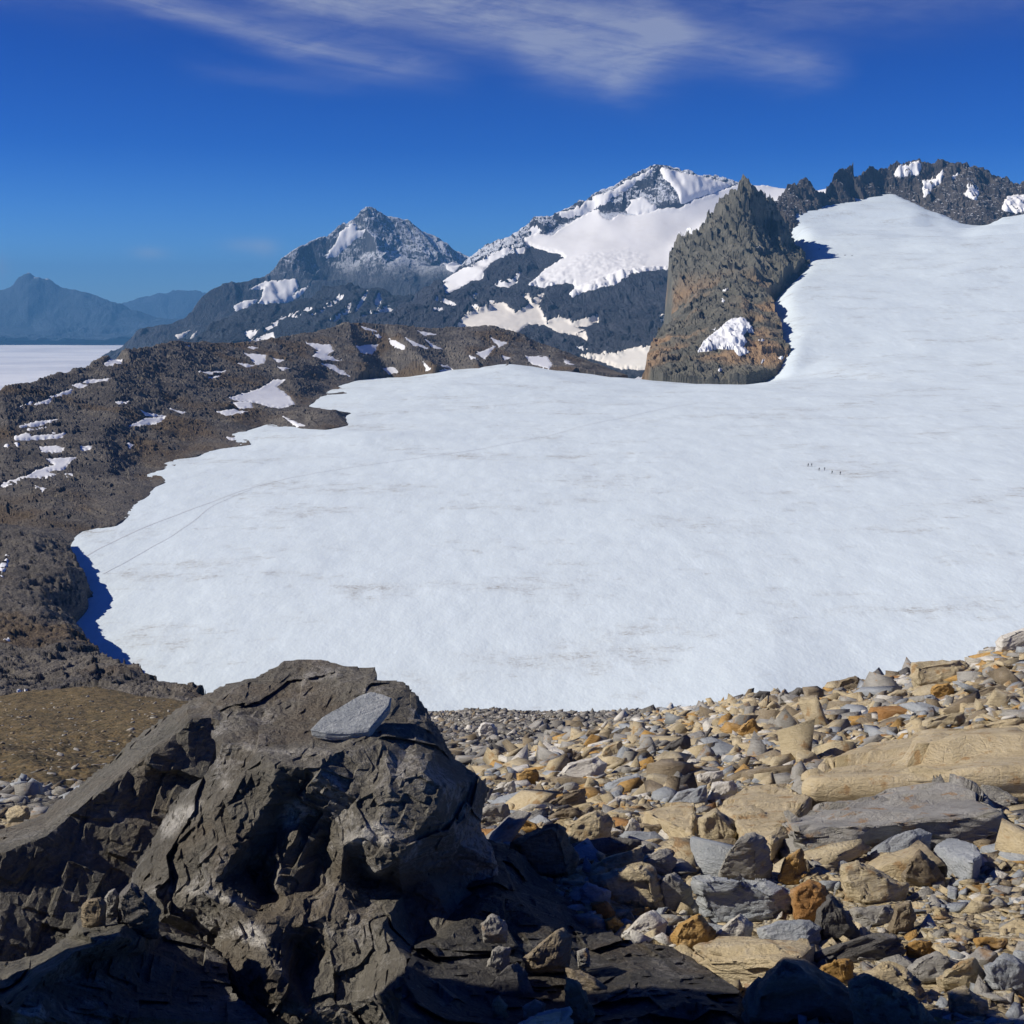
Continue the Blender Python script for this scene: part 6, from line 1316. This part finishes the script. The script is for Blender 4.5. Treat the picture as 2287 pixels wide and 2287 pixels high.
for i in single:
    px, s_, x, y, z, u, v, col, pi = cand[i]
    kind = PR[pi][0]
    key = (pi, col)
    if key not in meshes:
        me_o = mesh_np('stone_shape', fine[pi][0], [fine[pi][1]], SM[col]); meshes[key] = me_o.data
        bpy.data.objects.remove(me_o)
    o = bpy.data.objects.new('stone', meshes[key]); C.objects.link(o)
    Rm = pose(rng, kind, -0.12)
    o.matrix_world = Matrix.Translation((x, y, z + 0.07 * s_)) @ Matrix(Rm).to_4x4() @ Matrix.Scale(s_, 4)
    m_ = min(marks, key=lambda q: max(abs(q[0] - u) - q[2], 0) ** 2 + max(abs(q[1] - v) - q[3], 0) ** 2 + 0.05 * ((q[0] - u) ** 2 + (q[1] - v) ** 2))
    du, dv = (u - m_[0]) / (m_[2] + 1), (v - m_[1]) / (m_[3] + 1)
    rel = ('right of' if du > 0 else 'left of') if abs(du) > abs(dv) else ('below' if dv > 0 else 'above')
    l = f"{COLW[col]} {KINDW[kind]} {rel} the {m_[4]}"
    lab.setdefault(l, []).append((math.hypot(u - m_[0], v - m_[1]), px, o)); objs.append(o)
for l, lst in lab.items():
    if len(lst) == 1: lst[0][2]['label'] = l
    else:
        lst.sort(key=lambda q: q[0])
        if len(lst) == 2:
            lst[0][2]['label'] = l.replace(' stone ', ' stone just ').replace(' slab ', ' slab just ', 1).replace(' shard ', ' shard just ') if False else 'closer ' + l
            lst[1][2]['label'] = 'farther ' + l
        else:
            od = ['first', 'second', 'third', 'fourth', 'fifth', 'sixth', 'seventh', 'eighth', 'ninth', 'tenth']
            for j, q in enumerate(lst): q[2]['label'] = (od[min(j, 9)] + ' ' + l)
for o in objs: o['category'] = 'stone'; o['group'] = 'stones of the scree slope'
# all the others: rubble nobody could count
acc = {}
for i, c in enumerate(cand):
    if i in ss: continue
    px, s_, x, y, z, u, v, col, pi = c
    co, fa = PR[pi][1]
    Rm = pose(rng, PR[pi][0], -0.14)
    w = (co * s_) @ Rm.T + np.array([x, y, z + 0.05 * s_])
    zone = 0 if u > 880 else 1
    a_ = acc.setdefault(zone, {'co': [], 'fa': [], 'mi': [], 'n': 0})
    a_['co'].append(w); a_['fa'].append(fa + a_['n']); a_['mi'].append((len(fa), col)); a_['n'] += len(w)
for zone, a_ in acc.items():
    o = mesh_np('rubble', np.concatenate(a_['co']), [np.concatenate(a_['fa'])], None)
    names = sorted({c for _, c in a_['mi']})
    for nm in names: o.data.materials.append(SM[nm])
    o.data.polygons.foreach_set('material_index', np.concatenate([np.full(n, names.index(c), np.int32) for n, c in a_['mi']]))
    tag(o, ('small stones and rubble covering the scree slope and moraine', 'small grey stones on the turf and ledge beyond the outcrop')[zone], 'rubble', kind='stuff')
# ------------------------------------------------------------------ footpaths trodden into the glacier
def trail(pts, w, label):
    q = []
    for (u, v) in pts:
        d = on_glacier(u, v); x, y, z = P(u, v, d); q.append((x, y))
    q = np.array(q); t = np.linspace(0, len(q) - 1, len(q) * 40)
    i = np.clip(t.astype(int), 0, len(q) - 2); f = (t - i)[:, None]
    p0, p1, p2, p3 = q[np.clip(i - 1, 0, None)], q[i], q[i + 1], q[np.clip(i + 2, None, len(q) - 1)]
    c = 0.5 * ((2 * p1) + (-p0 + p2) * f + (2 * p0 - 5 * p1 + 4 * p2 - p3) * f ** 2 + (-p0 + 3 * p1 - 3 * p2 + p3) * f ** 3)
    c = c + np.stack([0.5 * fbm2(t * 1.3, t * 0 + 3, 3), 0.8 * fbm2(t * 1.3, t * 0 + 8, 3)], 1)
    tn = np.gradient(c, axis=0); tn /= np.linalg.norm(tn, axis=1)[:, None]; nm = np.stack([-tn[:, 1], tn[:, 0]], 1)
    ww_ = w * (0.75 + 0.5 * (fbm2(t * 3, t * 0, 3) + 0.5))[:, None]
    rows = [c + nm * ww_ * k_ for k_ in (-0.5, 0, 0.5)]
    co = np.stack([np.c_[r_, G.at(r_[:, 0], r_[:, 1]) + 0.06 - (0.02 if j == 1 else 0)] for j, r_ in enumerate(rows)], 1)
    o = mesh_np('footpath', co.reshape(-1, 3), [grid_faces(len(t), 3)], M['trod'], smooth=True)
    return tag(o, label, 'path', kind='structure')
m, b = new_mat('trodden_snow'); M['trod'] = m; p, n = wpos()
link(mixc(noise(p, 0.5, 4, 0.7), (0.58, 0.60, 0.61), (0.74, 0.78, 0.81)), b.inputs['Base Color'])
trail([(186, 1248), (300, 1190), (420, 1143), (560, 1092), (700, 1058), (860, 1034), (1000, 1015), (1180, 982), (1380, 936), (1560, 900)], 0.34, 'faint trodden footpath crossing the glacier')
trail([(230, 1285), (330, 1230), (420, 1175), (480, 1128), (560, 1094)], 0.22, 'fainter branch of the footpath nearer the glacier edge')

# ------------------------------------------------------------------ climbers
def cloth(name, c1, rough=0.8):
    m, b = new_mat(name); p, n = wpos()
    link(mixc(noise(p, 14, 3, 0.6), tuple(x * 0.7 for x in c1), c1), b.inputs['Base Color']); b.inputs['Roughness'].default_value = rough
    return m
CL = {k_: cloth('cloth_' + k_, v_) for k_, v_ in {'black': (0.02, 0.02, 0.024), 'navy': (0.025, 0.035, 0.075), 'charcoal': (0.045, 0.045, 0.05), 'green': (0.03, 0.05, 0.04), 'maroon': (0.08, 0.03, 0.03), 'skin': (0.45, 0.28, 0.20), 'helmet': (0.25, 0.25, 0.26)}.items()}
def person(x, y, h, face, stride, lean, jacket, trousers, pack, label, bend=0.0):
    """one skinned body: pelvis, spine, head, arms holding poles, legs in a step"""
    k_ = h / 1.75
    V_, E_, Rr = [], [], []
    def v(px, py, pz, r_, par=None):
        V_.append((px * k_, py * k_, pz * k_)); Rr.append(r_ * k_)
        if par is not None: E_.append((par, len(V_) - 1))
        return len(V_) - 1
    f = lean
    pel = v(0, 0, 0.95, 0.155)
    sp1 = v(0, 0.03 + f * 0.4, 1.15, 0.15, pel); ch = v(0, 0.05 + f, 1.36, 0.175, sp1)
    nk = v(0, 0.07 + f * 1.15, 1.50, 0.06, ch); hd = v(0, 0.10 + f * 1.25, 1.60, 0.10, nk); v(0, 0.10 + f * 1.25, 1.70, 0.085, hd)
    for s_ in (-1, 1):
        sw = stride * s_
        hp = v(0.095 * s_, 0, 0.90, 0.105, pel)
        kn = v(0.10 * s_, 0.05 + sw * 0.28, 0.50, 0.075, hp)
        an = v(0.10 * s_, sw * 0.36 - (0.06 if sw < 0 else 0), 0.10 + (0.05 if sw < 0 else 0), 0.055, kn)
        v(0.11 * s_, sw * 0.36 + 0.14, 0.045, 0.045, an)
        sh = v(0.19 * s_, 0.04 + f, 1.40, 0.075, ch)
        el = v(0.26 * s_, 0.0 + f - sw * 0.10, 1.13, 0.055, sh)
        wr = v(0.22 * s_, 0.20 + f - sw * 0.22, 1.02 - bend, 0.042, el)
        hn = v(0.215 * s_, 0.27 + f - sw * 0.22, 1.01 - bend, 0.040, wr)
        for q_ in (-0.025, 0.0, 0.025): v(0.215 * s_ + q_, 0.33 + f - sw * 0.22, 0.99 - bend, 0.012, hn)
        v(0.18 * s_, 0.29 + f - sw * 0.22, 1.03 - bend, 0.012, hn)
    me = bpy.data.meshes.new('body'); me.from_pydata(V_, E_, []); me.update()
    o = bpy.data.objects.new('person_raw', me); C.objects.link(o)
    md = o.modifiers.new('skin', 'SKIN'); md.branch_smoothing = 0.6
    for i, r_ in enumerate(Rr): me.skin_vertices[0].data[i].radius = (r_, r_ * (0.78 if i in (1, 2) else 1))
    me.skin_vertices[0].data[0].use_root = True
    o.modifiers.new('sub', 'SUBSURF').levels = 1
    dg = bpy.context.evaluated_depsgraph_get()
    bm_ = bpy.data.meshes.new_from_object(o.evaluated_get(dg))
    bpy.data.objects.remove(o)
    for nm in (jacket, trousers, 'skin', 'helmet', 'black'): bm_.materials.append(CL[nm])
    for p_ in bm_.polygons:
        c = p_.center / k_
        p_.use_smooth = True
        p_.material_index = 4 if c.z < 0.13 else 1 if c.z < 0.93 else 3 if c.z > 1.64 else 2 if (c.z > 1.50) else 4 if (c.z < 1.06 and c.y > 0.24 + f) else 0
    b_ = bpy.data.objects.new('person', bm_); C.objects.link(b_)
    z = float(G.at(np.array(x), np.array(y)))
    b_.location = (x, y, z); b_.rotation_euler = (0, 0, face)
    tag(b_, label, 'person', 'climbers crossing the glacier')
    # backpack and poles belong to the figure
    co, fa = hull([(sx * 0.15 * k_, yy * k_, zz * k_) for sx in (-1, 1) for yy, zz in ((-0.10 + f, 1.0), (-0.14 + f, 1.46), (-0.30 + f, 1.05), (-0.27 + f, 1.44), (-0.20 + f, 1.54))])
    co, fa = subdiv(co, fa, 1)
    mesh_np('backpack', co, [fa], CL[pack], parent=b_, smooth=True)
    return b_
ppl = [(1804.8, 1043.5, 1.78, 0.15, 0.6, 0.02, 'charcoal', 'black', 'navy', 'climber in dark clothes at the head of the line, leftmost of six', 0.0),
       (1812.8, 1043.5, 1.74, -0.2, -0.7, 0.08, 'navy', 'black', 'green', 'climber in dark clothes close behind the leader, second from left', 0.05),
       (1829.2, 1053, 1.62, 0.3, 0.5, 0.03, 'charcoal', 'charcoal', 'black', 'shorter climber in grey dark clothes, third from left', 0.0),
       (1841.5, 1052, 1.80, -0.1, -0.6, 0.05, 'black', 'navy', 'charcoal', 'tall climber in black standing in the middle, fourth from left', 0.0),
       (1858.5, 1060, 1.66, 0.4, 0.9, 0.16, 'green', 'charcoal', 'black', 'climber leaning forward in a long step, fifth from left', 0.1),
       (1876.5, 1061, 1.80, 0.0, 0.35, 0.04, 'navy', 'black', 'maroon', 'last climber of the line in dark clothes, rightmost of six', 0.0)]
for u, v, h, fc, sd_, ln, ja, tr_, pk, lb, bd in ppl:
    d = on_glacier(u, v); x, y, z = P(u, v, d)
    person(x, y, h, fc + math.pi / 2, sd_, ln, ja, tr_, pk, lb, bd)
# a few dark stones on the upper snow
for k_, (u, v, w) in enumerate([(1871, 565, 2.2), (1887, 569, 2.2), (1903, 571, 2.6), (1830, 556, 2.0), (1803, 544, 2.0)]):
    d = on_glacier(u, v) if False else float(np.interp(v, [540, 556, 572], [1820, 1760, 1690])); x, y, z = P(u, v, d)
    co, fa = fine[(k_ * 5 + 2) % 36]
    o = mesh_np('stone', co * w, [fa], SM['dark']); o.location = (x, y, float(G.at(np.array(x), np.array(y))) + 0.3)
    o.rotation_euler = (0.1, 0.05, 0.3 * k_)
    tag(o, ['dark stone on the upper snow slope, leftmost of three in a row', 'dark stone on the upper snow slope, middle of three in a row', 'dark stone on the upper snow slope, rightmost of three in a row', 'dark stone in the tower shadow edge on the upper snow', 'dark stone deep in the tower shadow on the upper snow'][k_], 'stone', 'dark stones on the upper snow')
